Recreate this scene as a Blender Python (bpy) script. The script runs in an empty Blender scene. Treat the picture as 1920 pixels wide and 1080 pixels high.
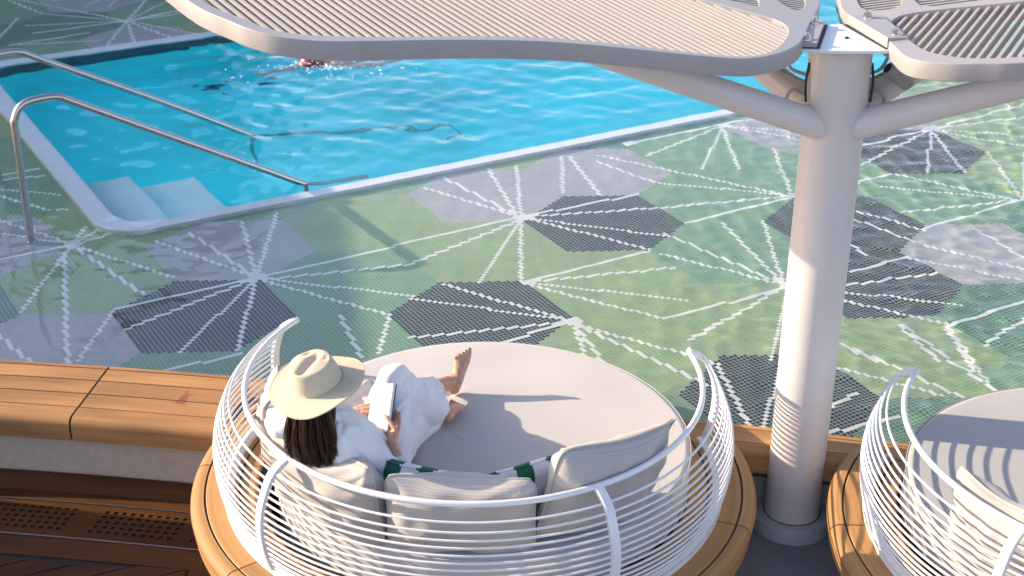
import bpy, math, random
import numpy as np
from mathutils import Vector, Matrix
R = math.radians
random.seed(7); rng = np.random.default_rng(7)
SC = bpy.context.scene
COL = SC.collection

# ------------------------------------------------------------------ camera
H = 4.0
PITCH, ROLL = 0.44845477, -0.00938919
cam_d = bpy.data.cameras.new('camera'); cam = bpy.data.objects.new('camera', cam_d); COL.objects.link(cam)
cam_d.sensor_width = 36; cam_d.lens = 2794.16 / 1920 * 36
cam_d.clip_end = 2000; cam_d.clip_start = .05
_cp, _sp = math.cos(PITCH), math.sin(PITCH)
_F = Vector((0, _cp, -_sp)); _U = Vector((0, _sp, _cp)); _R = Vector((1, 0, 0))
_r = _R * math.cos(ROLL) - _U * math.sin(ROLL); _u = _R * math.sin(ROLL) + _U * math.cos(ROLL)
cam.matrix_world = Matrix(((_r.x, _u.x, -_F.x, 0), (_r.y, _u.y, -_F.y, 0), (_r.z, _u.z, -_F.z, H), (0, 0, 0, 1)))
cam_d.dof.use_dof = True; cam_d.dof.focus_distance = 6.7; cam_d.dof.aperture_fstop = 3.6
SC.camera = cam

# ------------------------------------------------------------------ sky, sun, exposure
SUN_AZ, SUN_EL = 169.5, 22.0
w = bpy.data.worlds.new('World'); SC.world = w; w.use_nodes = True
nt = w.node_tree; bg = nt.nodes['Background']; sk = nt.nodes.new('ShaderNodeTexSky')
sk.sky_type = 'NISHITA'; sk.sun_disc = False; sk.sun_elevation = R(SUN_EL); sk.sun_rotation = R(90 - SUN_AZ)
sk.air_density = 1.0; sk.dust_density = 1.2
tn = nt.nodes.new('ShaderNodeMix'); tn.data_type = 'RGBA'; tn.blend_type = 'MULTIPLY'; tn.inputs[0].default_value = 1; tn.inputs[7].default_value = (1.06, .965, 1.0, 1)
nt.links.new(sk.outputs[0], tn.inputs[6]); nt.links.new(tn.outputs[2], bg.inputs[0]); bg.inputs[1].default_value = 0.15
sl = bpy.data.lights.new('sun', 'SUN'); sun = bpy.data.objects.new('sun', sl); COL.objects.link(sun)
sl.energy = 3.8; sl.angle = R(0.5); sl.color = (1.0, .83, .60)
_d = Vector((math.cos(R(SUN_AZ)) * math.cos(R(SUN_EL)), math.sin(R(SUN_AZ)) * math.cos(R(SUN_EL)), math.sin(R(SUN_EL))))
sun.rotation_euler = _d.to_track_quat('Z', 'Y').to_euler(); sun.location = (-20, 4, 12)
SC.view_settings.view_transform = 'Standard'; SC.view_settings.look = 'None'
SC.view_settings.exposure = 1.14; SC.view_settings.gamma = 1
SC.render.engine = 'CYCLES'
SC.cycles.use_denoising = True
SC.cycles.max_bounces = 8; SC.cycles.transparent_max_bounces = 12; SC.cycles.transmission_bounces = 8
SC.cycles.sample_clamp_indirect = 6

# ------------------------------------------------------------------ helpers
class MB:
    def __init__(s): s.v = []; s.f = []; s.uv = []; s.m = []
    def add(s, vs, fs, uvs=None, m=0):
        o = len(s.v); s.v.extend([tuple(map(float, p)) for p in vs])
        for i, f in enumerate(fs):
            s.f.append(tuple(o + k for k in f)); s.m.append(m)
            s.uv.extend(uvs[i] if uvs else [(0., 0.)] * len(f))
    def box(s, c, size, rot=None, m=0):
        x, y, z = [k / 2 for k in size]; M = rot or Matrix.Identity(3); c = Vector(c)
        vs = [c + M @ Vector((a * x, b * y, d * z)) for a in (-1, 1) for b in (-1, 1) for d in (-1, 1)]
        s.add(vs, [(0, 1, 3, 2), (4, 6, 7, 5), (0, 4, 5, 1), (2, 3, 7, 6), (0, 2, 6, 4), (1, 5, 7, 3)],
              [[(0, 0), (size[2], 0), (size[2], size[1]), (0, size[1])]] * 6, m)
    def build(s, name, mat, parent=None, smooth=40, bevel=0):
        me = bpy.data.meshes.new(name); me.from_pydata(s.v, [], s.f)
        uv = me.uv_layers.new(name='UVMap'); uv.data.foreach_set('uv', np.array(s.uv, 'f').ravel())
        mats = mat if isinstance(mat, (list, tuple)) else [mat]
        for x in mats: me.materials.append(x)
        if len(mats) > 1: me.polygons.foreach_set('material_index', s.m)
        if smooth: me.shade_smooth(); me.set_sharp_from_angle(angle=R(smooth))
        me.validate(); me.update()
        return link(name, me, parent, bevel)
def link(name, me, parent=None, bevel=0):
    o = bpy.data.objects.new(name, me); COL.objects.link(o)
    if parent: o.parent = parent
    if bevel:
        b = o.modifiers.new('bevel', 'BEVEL'); b.width = bevel; b.segments = 2; b.limit_method = 'ANGLE'; b.angle_limit = R(40)
    return o
def tag(o, label=None, cat=None, group=None, kind=None):
    if label: o['label'] = label
    if cat: o['category'] = cat
    if group: o['group'] = group
    if kind: o['kind'] = kind
    return o
def thing(name, label, cat, loc=(0, 0, 0), rz=0, group=None):
    o = bpy.data.objects.new(name, None); COL.objects.link(o); o.location = loc; o.rotation_euler = (0, 0, rz)
    return tag(o, label, cat, group)
def copy_tree(o, parent=None):
    c = o.copy(); COL.objects.link(c); c.parent = parent
    for ch in list(o.children): copy_tree(ch, c)
    return c
def frames(P, closed=False):
    P = [Vector(p) for p in P]; n = len(P); T = []
    for i in range(n):
        a = P[i - 1] if (i > 0 or closed) else P[i]; b = P[(i + 1) % n] if (i < n - 1 or closed) else P[i]
        T.append((b - a).normalized())
    up = Vector((0, 0, 1))
    if abs(T[0].dot(up)) > .95: up = Vector((0, 1, 0))
    N = [(up - T[0] * up.dot(T[0])).normalized()]
    for i in range(1, n):
        v = N[-1] - T[i] * N[-1].dot(T[i]); N.append(v.normalized())
    return P, T, N
def tube(mb, P, r, n=8, closed=False, caps=True, m=0, flat=1.0):
    P, T, N = frames(P, closed); k = len(P); rr = r if hasattr(r, '__len__') else [r] * k
    vs = []; L = 0
    ls = [0]
    for i in range(1, k): L += (P[i] - P[i - 1]).length; ls.append(L)
    for i in range(k):
        B = T[i].cross(N[i])
        for j in range(n):
            a = 2 * math.pi * j / n
            vs.append(P[i] + (N[i] * math.cos(a) + B * math.sin(a) * flat) * rr[i])
    fs = []; uv = []
    for i in range(k if closed else k - 1):
        i2 = (i + 1) % k
        for j in range(n):
            j2 = (j + 1) % n
            fs.append((i * n + j, i * n + j2, i2 * n + j2, i2 * n + j))
            uv.append([(ls[i], j * .01), (ls[i], j * .01 + .01), (ls[i2], j * .01 + .01), (ls[i2], j * .01)])
    if caps and not closed:
        fs.append(tuple(reversed(range(n)))); uv.append([(0, 0)] * n)
        fs.append(tuple((k - 1) * n + j for j in range(n))); uv.append([(0, 0)] * n)
    mb.add(vs, fs, uv, m)
def sweep(mb, P, N2, prof, z0=0, off=0.0, caps=True, m=0, closed=False):
    """P: plan points (x,y); N2: plan normals; prof: closed loop of (d, z)."""
    n = len(prof); k = len(P); vs = []; ls = [0]
    for i in range(1, k): ls.append(ls[-1] + math.dist(P[i], P[i - 1]))
    for p, q in zip(P, N2):
        for d, z in prof: vs.append((p[0] + q[0] * d, p[1] + q[1] * d, z0 + z))
    pl = [0]
    for j in range(1, n + 1): pl.append(pl[-1] + math.dist(prof[j % n], prof[j - 1]))
    fs = []; uv = []
    for i in range(k if closed else k - 1):
        i2 = (i + 1) % k
        for j in range(n):
            j2 = (j + 1) % n; la, lb = ls[i] + off, (ls[i2] if i2 else ls[-1] + .05) + off; va, vb = pl[j] + off * .37, pl[j + 1] + off * .37
            fs.append((i * n + j, i2 * n + j, i2 * n + j2, i * n + j2)); uv.append([(la, va), (lb, va), (lb, vb), (la, vb)])
    if caps and not closed:
        fs.append(tuple(range(n))); uv.append([(off + a, off * .37 + b) for a, b in prof])
        fs.append(tuple(reversed([(k - 1) * n + j for j in range(n)]))); uv.append([(off + a, off * .37 + b) for a, b in reversed(prof)])
    mb.add(vs, fs, uv, m)
def lathe(mb, prof, c=(0, 0, 0), n=48, m=0, a0=0, a1=2 * math.pi):
    vs = []; fs = []; full = abs(a1 - a0 - 2 * math.pi) < 1e-6; k = n if full else n + 1; q = len(prof)
    for i in range(k):
        a = a0 + (a1 - a0) * i / n
        for r, z in prof: vs.append((c[0] + r * math.cos(a), c[1] + r * math.sin(a), c[2] + z))
    uv = []
    for i in range(n):
        i2 = (i + 1) % k
        for j in range(q - 1):
            fs.append((i * q + j, i2 * q + j, i2 * q + j + 1, i * q + j + 1))
            r = prof[j][0]; uv.append([(i / n * 6.28, prof[j][0] + prof[j][1]), ((i + 1) / n * 6.28, prof[j][0] + prof[j][1]), ((i + 1) / n * 6.28, prof[j + 1][0] + prof[j + 1][1]), (i / n * 6.28, prof[j + 1][0] + prof[j + 1][1])])
    mb.add(vs, fs, uv, m)
def ring_path(c, r, a0, a1, n):
    return [(c[0] + r * math.cos(a0 + (a1 - a0) * i / n), c[1] + r * math.sin(a0 + (a1 - a0) * i / n)) for i in range(n + 1)]
def catmull(P, sub=6, closed=False):
    P = [np.array(p, float) for p in P]; n = len(P); out = []
    rng_ = range(n) if closed else range(n - 1)
    for i in rng_:
        p0 = P[(i - 1) % n] if (closed or i > 0) else 2 * P[0] - P[1]; p1 = P[i]; p2 = P[(i + 1) % n]
        p3 = P[(i + 2) % n] if (closed or i < n - 2) else 2 * P[-1] - P[-2]
        for t in np.arange(sub) / sub:
            out.append(.5 * ((2 * p1) + (p2 - p0) * t + (2 * p0 - 5 * p1 + 4 * p2 - p3) * t * t + (-p0 + 3 * p1 - 3 * p2 + p3) * t ** 3))
    if not closed: out.append(P[-1])
    return [tuple(p) for p in out]

# ------------------------------------------------------------------ materials
def newmat(name):
    m = bpy.data.materials.new(name); m.use_nodes = True; t = m.node_tree
    return m, t, t.nodes['Principled BSDF'], t.nodes['Material Output']
def N(t, typ, **kw):
    n = t.nodes.new(typ)
    for k, v in kw.items():
        if k in n.inputs: n.inputs[k].default_value = v
        else: setattr(n, k, v)
    return n
def ramp(t, fac, stops):
    r = t.nodes.new('ShaderNodeValToRGB'); e = r.color_ramp.elements
    while len(e) < len(stops): e.new(.5)
    for a, (p, c) in zip(e, stops): a.position = p; a.color = (*c, 1) if len(c) == 3 else c
    t.links.new(fac, r.inputs[0]); return r.outputs[0]
def bump(t, h, strength, dist, bsdf):
    b = N(t, 'ShaderNodeBump', Strength=strength, Distance=dist); t.links.new(h, b.inputs['Height']); t.links.new(b.outputs[0], bsdf.inputs['Normal']); return b
def plain(name, col, rough=.5, metal=0, noise=0.0, nscale=8, bmp=0, bscale=200, spec=.5):
    m, t, b, o = newmat(name)
    b.inputs['Base Color'].default_value = (*col, 1); b.inputs['Roughness'].default_value = rough; b.inputs['Metallic'].default_value = metal
    b.inputs['Specular IOR Level'].default_value = spec
    tc = t.nodes.new('ShaderNodeTexCoord')
    if noise:
        n = N(t, 'ShaderNodeTexNoise', Scale=nscale, Detail=6., Roughness=.65); t.links.new(tc.outputs['Object'], n.inputs['Vector'])
        t.links.new(ramp(t, n.outputs[0], [(.3, [c * (1 - noise) for c in col]), (.7, [min(1, c * (1 + noise)) for c in col])]), b.inputs['Base Color'])
        r = N(t, 'ShaderNodeMapRange'); r.inputs[3].default_value = max(0, rough - .1); r.inputs[4].default_value = min(1, rough + .12)
        t.links.new(n.outputs[0], r.inputs[0]); t.links.new(r.outputs[0], b.inputs['Roughness'])
    if bmp:
        n = N(t, 'ShaderNodeTexNoise', Scale=bscale, Detail=3.); t.links.new(tc.outputs['Object'], n.inputs['Vector']); bump(t, n.outputs[0], bmp, .002, b)
    return m
def teak(name, base=(.40, .21, .075), dark=.58, rough=.68, stain=False):
    m, t, b, o = newmat(name); uv = t.nodes.new('ShaderNodeUVMap')
    mp = N(t, 'ShaderNodeMapping'); mp.inputs['Scale'].default_value = (1.6, 70, 1); t.links.new(uv.outputs[0], mp.inputs[0])
    n1 = N(t, 'ShaderNodeTexNoise', Scale=1.0, Detail=5., Roughness=.6, Distortion=.35); t.links.new(mp.outputs[0], n1.inputs['Vector'])
    mp2 = N(t, 'ShaderNodeMapping'); mp2.inputs['Scale'].default_value = (.9, 4.5, 1); t.links.new(uv.outputs[0], mp2.inputs[0])
    n2 = N(t, 'ShaderNodeTexNoise', Scale=1.0, Detail=3.); t.links.new(mp2.outputs[0], n2.inputs['Vector'])
    a = N(t, 'ShaderNodeMath', operation='MULTIPLY_ADD'); a.inputs[1].default_value = .40; t.links.new(n1.outputs[0], a.inputs[0])
    q = N(t, 'ShaderNodeMath', operation='MULTIPLY'); q.inputs[1].default_value = .75; t.links.new(n2.outputs[0], q.inputs[0]); t.links.new(q.outputs[0], a.inputs[2])
    c = ramp(t, a.outputs[0], [(.38, [x * dark for x in base]), (.56, base), (.76, [min(1, x * 1.45) for x in base])])
    if stain:
        ob = t.nodes.new('ShaderNodeTexCoord'); sp = N(t, 'ShaderNodeVectorMath', operation='SUBTRACT'); sp.inputs[1].default_value = (-1.70, 6.70, .12)
        t.links.new(ob.outputs['Object'], sp.inputs[0])
        s2 = N(t, 'ShaderNodeVectorMath', operation='MULTIPLY'); s2.inputs[1].default_value = (22, 9, 4); t.links.new(sp.outputs[0], s2.inputs[0])
        nn = N(t, 'ShaderNodeTexNoise', Scale=30., Detail=3.); t.links.new(ob.outputs['Object'], nn.inputs['Vector'])
        ln = N(t, 'ShaderNodeVectorMath', operation='LENGTH'); t.links.new(s2.outputs[0], ln.inputs[0])
        mm = N(t, 'ShaderNodeMath', operation='MULTIPLY_ADD'); mm.inputs[1].default_value = 3.2; t.links.new(nn.outputs[0], mm.inputs[0]); t.links.new(ln.outputs['Value'], mm.inputs[2])
        rr = ramp(t, mm.outputs[0], [(0, (1, 1, 1)), (1, (0, 0, 0))]); t.nodes[-1] if False else None
        mr = N(t, 'ShaderNodeMapRange'); mr.inputs[1].default_value = 2.05; mr.inputs[2].default_value = 2.2; mr.inputs[3].default_value = .75; mr.inputs[4].default_value = 0; t.links.new(mm.outputs[0], mr.inputs[0])
        mx = N(t, 'ShaderNodeMix', data_type='RGBA'); t.links.new(mr.outputs[0], mx.inputs[0]); t.links.new(c, mx.inputs[6]); mx.inputs[7].default_value = (.22, .06, .015, 1); c = mx.outputs[2]
    t.links.new(c, b.inputs['Base Color']); b.inputs['Roughness'].default_value = rough
    bump(t, n1.outputs[0], .25, .002, b); return m
def cloth(name, col, kind='weave', scale=1.0, rough=.9, sheen=.2, var=.12, strength=.5):
    m, t, b, o = newmat(name); uv = t.nodes.new('ShaderNodeUVMap'); b.inputs['Roughness'].default_value = rough
    b.inputs['Sheen Weight'].default_value = sheen; b.inputs['Specular IOR Level'].default_value = .2
    if kind == 'cord':
        wv = N(t, 'ShaderNodeTexWave', Scale=scale, Distortion=.12, Detail=1.); wv.bands_direction = 'Y'; t.links.new(uv.outputs[0], wv.inputs[0]); h = wv.outputs[1]
        mp = N(t, 'ShaderNodeMapping'); mp.inputs['Scale'].default_value = (40, 200, 1); t.links.new(uv.outputs[0], mp.inputs[0])
    else:
        tc = t.nodes.new('ShaderNodeTexCoord'); mp = N(t, 'ShaderNodeMapping'); mp.inputs['Scale'].default_value = (scale, scale * 1.3, scale); t.links.new(tc.outputs['Object'], mp.inputs[0])
        wv = N(t, 'ShaderNodeTexNoise', Scale=1., Detail=3., Roughness=.7); t.links.new(mp.outputs[0], wv.inputs[0]); h = wv.outputs[0]
    n2 = N(t, 'ShaderNodeTexNoise', Scale=1., Detail=4., Roughness=.7); t.links.new(mp.outputs[0], n2.inputs[0])
    ad = N(t, 'ShaderNodeMath', operation='MULTIPLY_ADD'); ad.inputs[1].default_value = .6; t.links.new(h, ad.inputs[0])
    m2 = N(t, 'ShaderNodeMath', operation='MULTIPLY'); m2.inputs[1].default_value = .5; t.links.new(n2.outputs[0], m2.inputs[0]); t.links.new(m2.outputs[0], ad.inputs[2])
    t.links.new(ramp(t, ad.outputs[0], [(.2, [c * (1 - var) for c in col]), (.8, [min(1, c * (1 + var)) for c in col])]), b.inputs['Base Color'])
    bump(t, ad.outputs[0], strength, .0025, b); return m

M = {}
M['teak'] = teak('teak'); M['teak_bench'] = teak('teak_bench', (.36, .175, .062), stain=True)
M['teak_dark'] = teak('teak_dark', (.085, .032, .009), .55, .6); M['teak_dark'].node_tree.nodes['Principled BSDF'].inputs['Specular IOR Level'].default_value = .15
M['caulk'] = plain('caulk', (.012, .011, .010), .7)
M['white'] = plain('white_paint', (.73, .73, .745), .32, noise=.04, nscale=12, spec=.5)
M['beige'] = plain('beige_paint', (.34, .315, .31), .38, noise=.05, nscale=4)
M['column'] = plain('column_paint', (.62, .57, .555), .35, noise=.035, nscale=3, bmp=.05, bscale=40)
M['steel'] = plain('brushed_steel', (.50, .48, .465), .22, 1.0, noise=.05, nscale=30)
M['grey_deck'] = plain('grey_deck_paint', (.20, .20, .215), .5, noise=.12, nscale=5, bmp=.15, bscale=120)
M['stone'] = plain('riser_stone', (.50, .40, .32), .85, noise=.10, nscale=25, bmp=.5, bscale=90)
M['plinth'] = plain('plinth_paint', (.40, .39, .40), .45, noise=.06)
M['rubber'] = plain('black_rubber', (.02, .02, .022), .6)
M['mattress'] = cloth('mattress_cloth', (.50, .475, .465), scale=420, var=.10, strength=.35)
M['mattress2'] = cloth('grey_mattress_cloth', (.40, .385, .385), scale=420, var=.10, strength=.35)
M['cord'] = cloth('corduroy', (.45, .415, .385), 'cord', 31, var=.07, strength=.4)
M['cord_fine'] = cloth('pale_corduroy', (.60, .55, .53), 'cord', 38, var=.10, strength=.7)
M['shirt'] = cloth('white_linen', (.74, .73, .76), scale=380, var=.03, strength=.25)
M['straw'] = cloth('straw', (.58, .50, .37), scale=230, var=.26, strength=1.0)
M['rim'] = plain('pool_rim_tile', (.82, .84, .87), .4, noise=.03, nscale=14)
M['platform'] = plain('pale_stone', (.50, .51, .50), .6, noise=.1, nscale=10)

def by(x): return ((( -9.35278569e-04 * x - 8.56307716e-04) * x - 6.24470565e-03) * x - 1.72561482e-01) * x + 6.71230607
def byn(x):
    d = ((4 * -9.35278569e-04 * x - 3 * 8.56307716e-04) * x - 2 * 6.24470565e-03) * x - 1.72561482e-01
    l = math.hypot(1, d); return (d / l, -1 / l)            # unit normal pointing to the camera side
def bench_path(x0, x1, n=60):
    xs = [x0 + (x1 - x0) * i / n for i in range(n + 1)]; return [(x, by(x)) for x in xs], [byn(x) for x in xs]

# ------------------------------------------------------------------ tile plane frame
PHI = 0.532079; TC, TS_ = math.cos(PHI), math.sin(PHI); TX, TY = -2.3494, 7.90704; TL = 0.0260091
def tw(u, v): return (TX + u * TL * TC + v * TL * TS_, TY + u * TL * TS_ - v * TL * TC)
LINES = [1,-2,35,-2,35,-2,108,-3,35,-2,0,9,35,-2,7,25,35,-2,18,30,21,-34,35,-2,30,-35,35,-2,44,-35,35,-2,54,-36,35,-2,37,0,70,9,70,9,106,-1,36,-1,63,25,35,-1,54,31,54,31,44,46,44,26,40,46,110,-3,144,-1,109,-3,145,10,109,-2,135,26,109,-2,126,30,108,-2,80,26,108,-2,89,30,96,-33,108,-4,104,-37,108,-4,118,-37,108,-4,126,-35,109,-4,141,-35,127,-12,143,-34,135,-6,151,-31,179,19,148,-27,153,-6,153,-6,180,20,145,10,180,20,144,21,179,21,198,-34,163,-24,197,-33,171,-8,197,-33,180,-3,198,-34,211,-13,198,-34,216,-18,164,-35,198,-35,198,-35,233,-33,199,-11,180,20,203,-1,181,21,152,26,142,63,162,30,142,63,135,24,142,61,127,34,141,60,107,63,142,64,106,74,140,64,116,90,141,65,142,64,179,65,147,68,179,75,145,66,171,91,144,67,160,95,160,97,187,97,151,92,147,108,160,97,150,115,161,108,186,101,134,93,135,102,184,28,195,55,182,27,187,59,173,45,171,59,179,66,196,92,188,62,200,88,207,60,203,84,196,54,232,53,232,53,260,53,198,43,230,52,206,27,231,52,215,21,231,52,252,22,233,52,261,27,234,52,189,22,215,21,217,0,251,-1,251,-1,287,-3,287,-3,312,-5,249,0,193,18,251,0,225,25,251,0,234,30,252,0,275,20,251,0,267,27,252,-1,291,6,288,-16,279,-8,295,-17,288,-3,72,23,88,53,62,26,88,53,53,43,88,54,88,54,66,55,88,55,105,86,88,55,98,94,88,55,84,73,88,55,82,69,90,31,125,31,89,31,125,42,89,31,117,58,89,32,107,63,-17,-42,2,-42,2,-42,14,-44,2,-42,18,-12,2,-42,9,-6,2,-42,-1,-37,-1,-37,-14,12,2,-42,-18,-11,2,-42,8,-51,2,-42,10,-48,2,-43,-11,-69,2,-43,-13,-59,-25,-2,-22,14,-14,12,-15,19,0,-1,-13,18,104,87,94,111,115,94,96,112,123,121,105,119,122,110,112,112,152,92,148,119,161,96,147,124,134,92,140,122,126,100,137,119,2,31,18,32,43,-287,50,-258,50,-258,75,-233,44,-288,75,-233,41,-244,75,-233,41,-233,75,-233,75,-233,94,-264,75,-233,97,-253,75,-233,98,-239,75,-233,99,-233,75,-233,59,-205,75,-233,69,-204,75,-233,82,-205,75,-233,92,-204,30,-222,58,-224,33,-221,58,-213,27,-230,41,-256,42,-292,34,-260,59,-274,69,-277,67,-260,79,-272,75,-256,84,-269,-4,-98,8,-98,-4,-95,8,-92,-5,-88,8,-76,-7,-85,3,-67,5,-66,7,-65,75,-233,133,-243,133,-191,199,-189]
BU, BW = 36, 22
def hexat(u, w):
    """which lattice hexagon a tile lies in: centres (18,11)+nb*(36,0)+na*(18,-31)"""
    best = None
    na0 = round((11 - w) / 31)
    for na in (na0 - 1, na0, na0 + 1):
        nb = round((u - 18 - 18 * na) / 36)
        for b in (nb - 1, nb, nb + 1):
            du = abs(u - (18 + 36 * b + 18 * na)); dw = abs(w - (11 - 31 * na))
            if du <= 18.01 and dw <= 20 - du * .5:
                return (b, na)
            s = max(du / 18, dw / 15)
            if best is None or s < best[0]: best = (s, (b, na))
    return best[1]
DK, LV, GL, GM, GD = 'dark', 'lav', 'gl', 'gm', 'gd'
HEX = {(0, 0): DK, (2, -1): DK, (3, 0): DK, (5, -1): DK, (5, -2): DK, (6, 0): DK, (4, -3): DK,
       (-1, 0): LV, (0, 1): LV, (-2, 2): LV, (2, 1): LV, (3, 1): LV, (5, 1): LV, (6, 1): LV, (8, 1): LV, (6, -2): LV, (-2, 7): LV, (-3, 9): LV, (-3, 4): LV,
       (-1, 1): GL, (1, 1): GL, (2, 0): GL, (3, -1): GL, (7, 1): GL, (-2, 1): GD, (0, -1): GM, (1, 0): GM, (1, -1): GM, (1, -2): GM,
       (-4, 8): GD, (-3, 8): GD, (-4, 7): GD, (4, 1): GM, (4, 0): GM, (5, 0): GM, (6, -1): GM, (7, 0): GL, (4, -1): GM, (4, -2): GL, (3, -2): GL, (5, -3): GL, (-1, 2): GL}
TCOL = {DK: (.020, .026, .032), LV: (.45, .45, .49), GL: (.31, .45, .20), GM: (.20, .385, .215), GD: (.09, .23, .14)}
WHITE = (.86, .87, .88)
white = set()
for i in range(0, len(LINES), 4):
    a, b, c, d = LINES[i:i + 4]; n = max(abs(c - a), abs(d - b), 1)
    for k in range(n + 1): white.add((round(a + (c - a) * k / n), round(b + (d - b) * k / n)))
for (a, b) in [(35, -2), (108, -3), (109, -2), (142, 64), (2, -42), (198, -34), (180, 20), (251, -1), (252, -1), (75, -233), (88, 54), (164, -35)]:
    for i in (-1, 0, 1, 2):
        for j in (-1, 0, 1): white.add((a + i, b + j))
def rrect(u0, u1, w0, w1, r, n=8):
    """rounded rectangle in tile coordinates, w0 far (negative) w1 near"""
    P = []
    for cu, cw, a0 in ((u0 + r, w1 - r, 90), (u0 + r, w0 + r, 180), (u1 - r, w0 + r, 270), (u1 - r, w1 - r, 0)):
        for k in range(n + 1):
            a = R(a0 + 90 * k / n); P.append((cu + r * math.cos(a), cw + r * math.sin(a)))
    return P
def in_rr(u, w, u0, u1, w0, w1, r):
    if not (u0 < u < u1 and w0 < w < w1): return False
    cu = min(max(u, u0 + r), u1 - r); cw = min(max(w, w0 + r), w1 - r)
    return (u - cu) ** 2 + (w - cw) ** 2 <= r * r
PO = (8.5, 430, -199, -36, 12); PI_ = (14.5, 424, -193, -40.5, 10)

# mosaic floor: one face per tile
def mosaic():
    m, t, b, o = newmat('mosaic'); at = N(t, 'ShaderNodeAttribute', attribute_name='tile'); uv = t.nodes.new('ShaderNodeUVMap')
    sp = t.nodes.new('ShaderNodeSeparateXYZ'); t.links.new(uv.outputs[0], sp.inputs[0]); ms = []
    for k in (0, 1):
        f = N(t, 'ShaderNodeMath', operation='FRACT'); t.links.new(sp.outputs[k], f.inputs[0])
        s = N(t, 'ShaderNodeMath', operation='SUBTRACT'); s.inputs[1].default_value = .5; t.links.new(f.outputs[0], s.inputs[0])
        a = N(t, 'ShaderNodeMath', operation='ABSOLUTE'); t.links.new(s.outputs[0], a.inputs[0]); ms.append(a.outputs[0])
    mx = N(t, 'ShaderNodeMath', operation='MAXIMUM'); t.links.new(ms[0], mx.inputs[0]); t.links.new(ms[1], mx.inputs[1])
    mr = N(t, 'ShaderNodeMapRange'); mr.inputs[1].default_value = .41; mr.inputs[2].default_value = .445; t.links.new(mx.outputs[0], mr.inputs[0])
    ml = N(t, 'ShaderNodeMath', operation='MULTIPLY'); t.links.new(mr.outputs[0], ml.inputs[0]); t.links.new(at.outputs['Alpha'], ml.inputs[1])
    nz = N(t, 'ShaderNodeTexNoise', Scale=.06, Detail=3.); t.links.new(uv.outputs[0], nz.inputs[0])
    g = N(t, 'ShaderNodeMix', data_type='RGBA'); t.links.new(ml.outputs[0], g.inputs[0]); t.links.new(at.outputs['Color'], g.inputs[6]); g.inputs[7].default_value = (.46, .52, .47, 1)
    hv = N(t, 'ShaderNodeHueSaturation'); mr2 = N(t, 'ShaderNodeMapRange'); mr2.inputs[1].default_value = .3; mr2.inputs[2].default_value = .7; mr2.inputs[3].default_value = .94; mr2.inputs[4].default_value = 1.06
    t.links.new(nz.outputs[0], mr2.inputs[0]); t.links.new(mr2.outputs[0], hv.inputs['Value']); t.links.new(g.outputs[2], hv.inputs['Color'])
    t.links.new(hv.outputs[0], b.inputs['Base Color']); b.inputs['Roughness'].default_value = .35
    bump(t, mr.outputs[0], .3, -.001, b); return m
def build_tiles():
    V = {}; vs = []; fs = []; cols = []; uvs = []
    def vid(u, w):
        k = (u, w)
        if k not in V: V[k] = len(vs); vs.append((*tw(u, w), 0.0))
        return V[k]
    for w in range(-330, 200):
        for u in range(-230, 560):
            x, y = tw(u + .5, w + .5)
            if y > 15.6 or x < -.36 * y - 2.6 or x > .36 * y + 2.6: continue
            if y < by(x) - .06: continue
            if in_rr(u + .5, w + .5, *PO): continue
            fs.append((vid(u, w), vid(u, w + 1), vid(u + 1, w + 1), vid(u + 1, w)))
            uvs.extend([(u, w), (u, w + 1), (u + 1, w + 1), (u + 1, w)])
            pu, pw = u + 2, w - 3
            if (pu, pw) in white: c = WHITE; s = .03; al = .25
            else:
                al = 1.0; h = hexat(pu + .5, pw + .5); k = HEX.get(h)
                if k is None: k = (GL, GM, GM, GD)[(h[0] * 7 + h[1] * 5) % 4]
                c = TCOL[k]; s = .16 if k == DK else .05
            f = 1 + s * rng.uniform(-1, 1)
            cols.append((c[0] * f, c[1] * f, c[2] * f, al))
    me = bpy.data.meshes.new('pool_surround_floor'); me.from_pydata(vs, [], fs)
    uv = me.uv_layers.new(name='UVMap'); uv.data.foreach_set('uv', np.array(uvs, 'f').ravel())
    a = me.attributes.new('tile', 'FLOAT_COLOR', 'CORNER'); a.data.foreach_set('color', np.repeat(np.array(cols, 'f'), 4, axis=0).ravel())
    me.materials.append(mosaic()); me.update()
    return link('pool_surround_floor', me)
floor_tiles = tag(build_tiles(), kind='structure')

def poly_plan(outer, holes, z0, z1, name, mat, parent=None, bevel=0.0, zf=None):
    cu = bpy.data.curves.new(name, 'CURVE'); cu.dimensions = '2D'; cu.fill_mode = 'BOTH'
    for L in [outer] + list(holes):
        s = cu.splines.new('POLY'); s.points.add(len(L) - 1); s.use_cyclic_u = True
        for p, q in zip(s.points, L): p.co = (q[0], q[1], 0, 1)
    cu.extrude = (z1 - z0) / 2 - bevel; cu.bevel_depth = bevel; cu.bevel_resolution = 2; cu.offset = -bevel
    tmp = bpy.data.objects.new('tmp', cu); COL.objects.link(tmp); bpy.context.view_layer.update()
    me = bpy.data.meshes.new_from_object(tmp.evaluated_get(bpy.context.evaluated_depsgraph_get()))
    bpy.data.objects.remove(tmp); bpy.data.curves.remove(cu)
    co = np.empty(len(me.vertices) * 3, 'f'); me.vertices.foreach_get('co', co); co = co.reshape(-1, 3); co[:, 2] += (z0 + z1) / 2
    if zf: co[:, 2] += np.array([zf(x, y) for x, y in co[:, :2]])
    me.vertices.foreach_set('co', co.ravel()); me.name = name; me.materials.clear(); me.materials.append(mat)
    me.shade_smooth(); me.set_sharp_from_angle(angle=R(40)); me.update()
    return link(name, me, parent)

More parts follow.
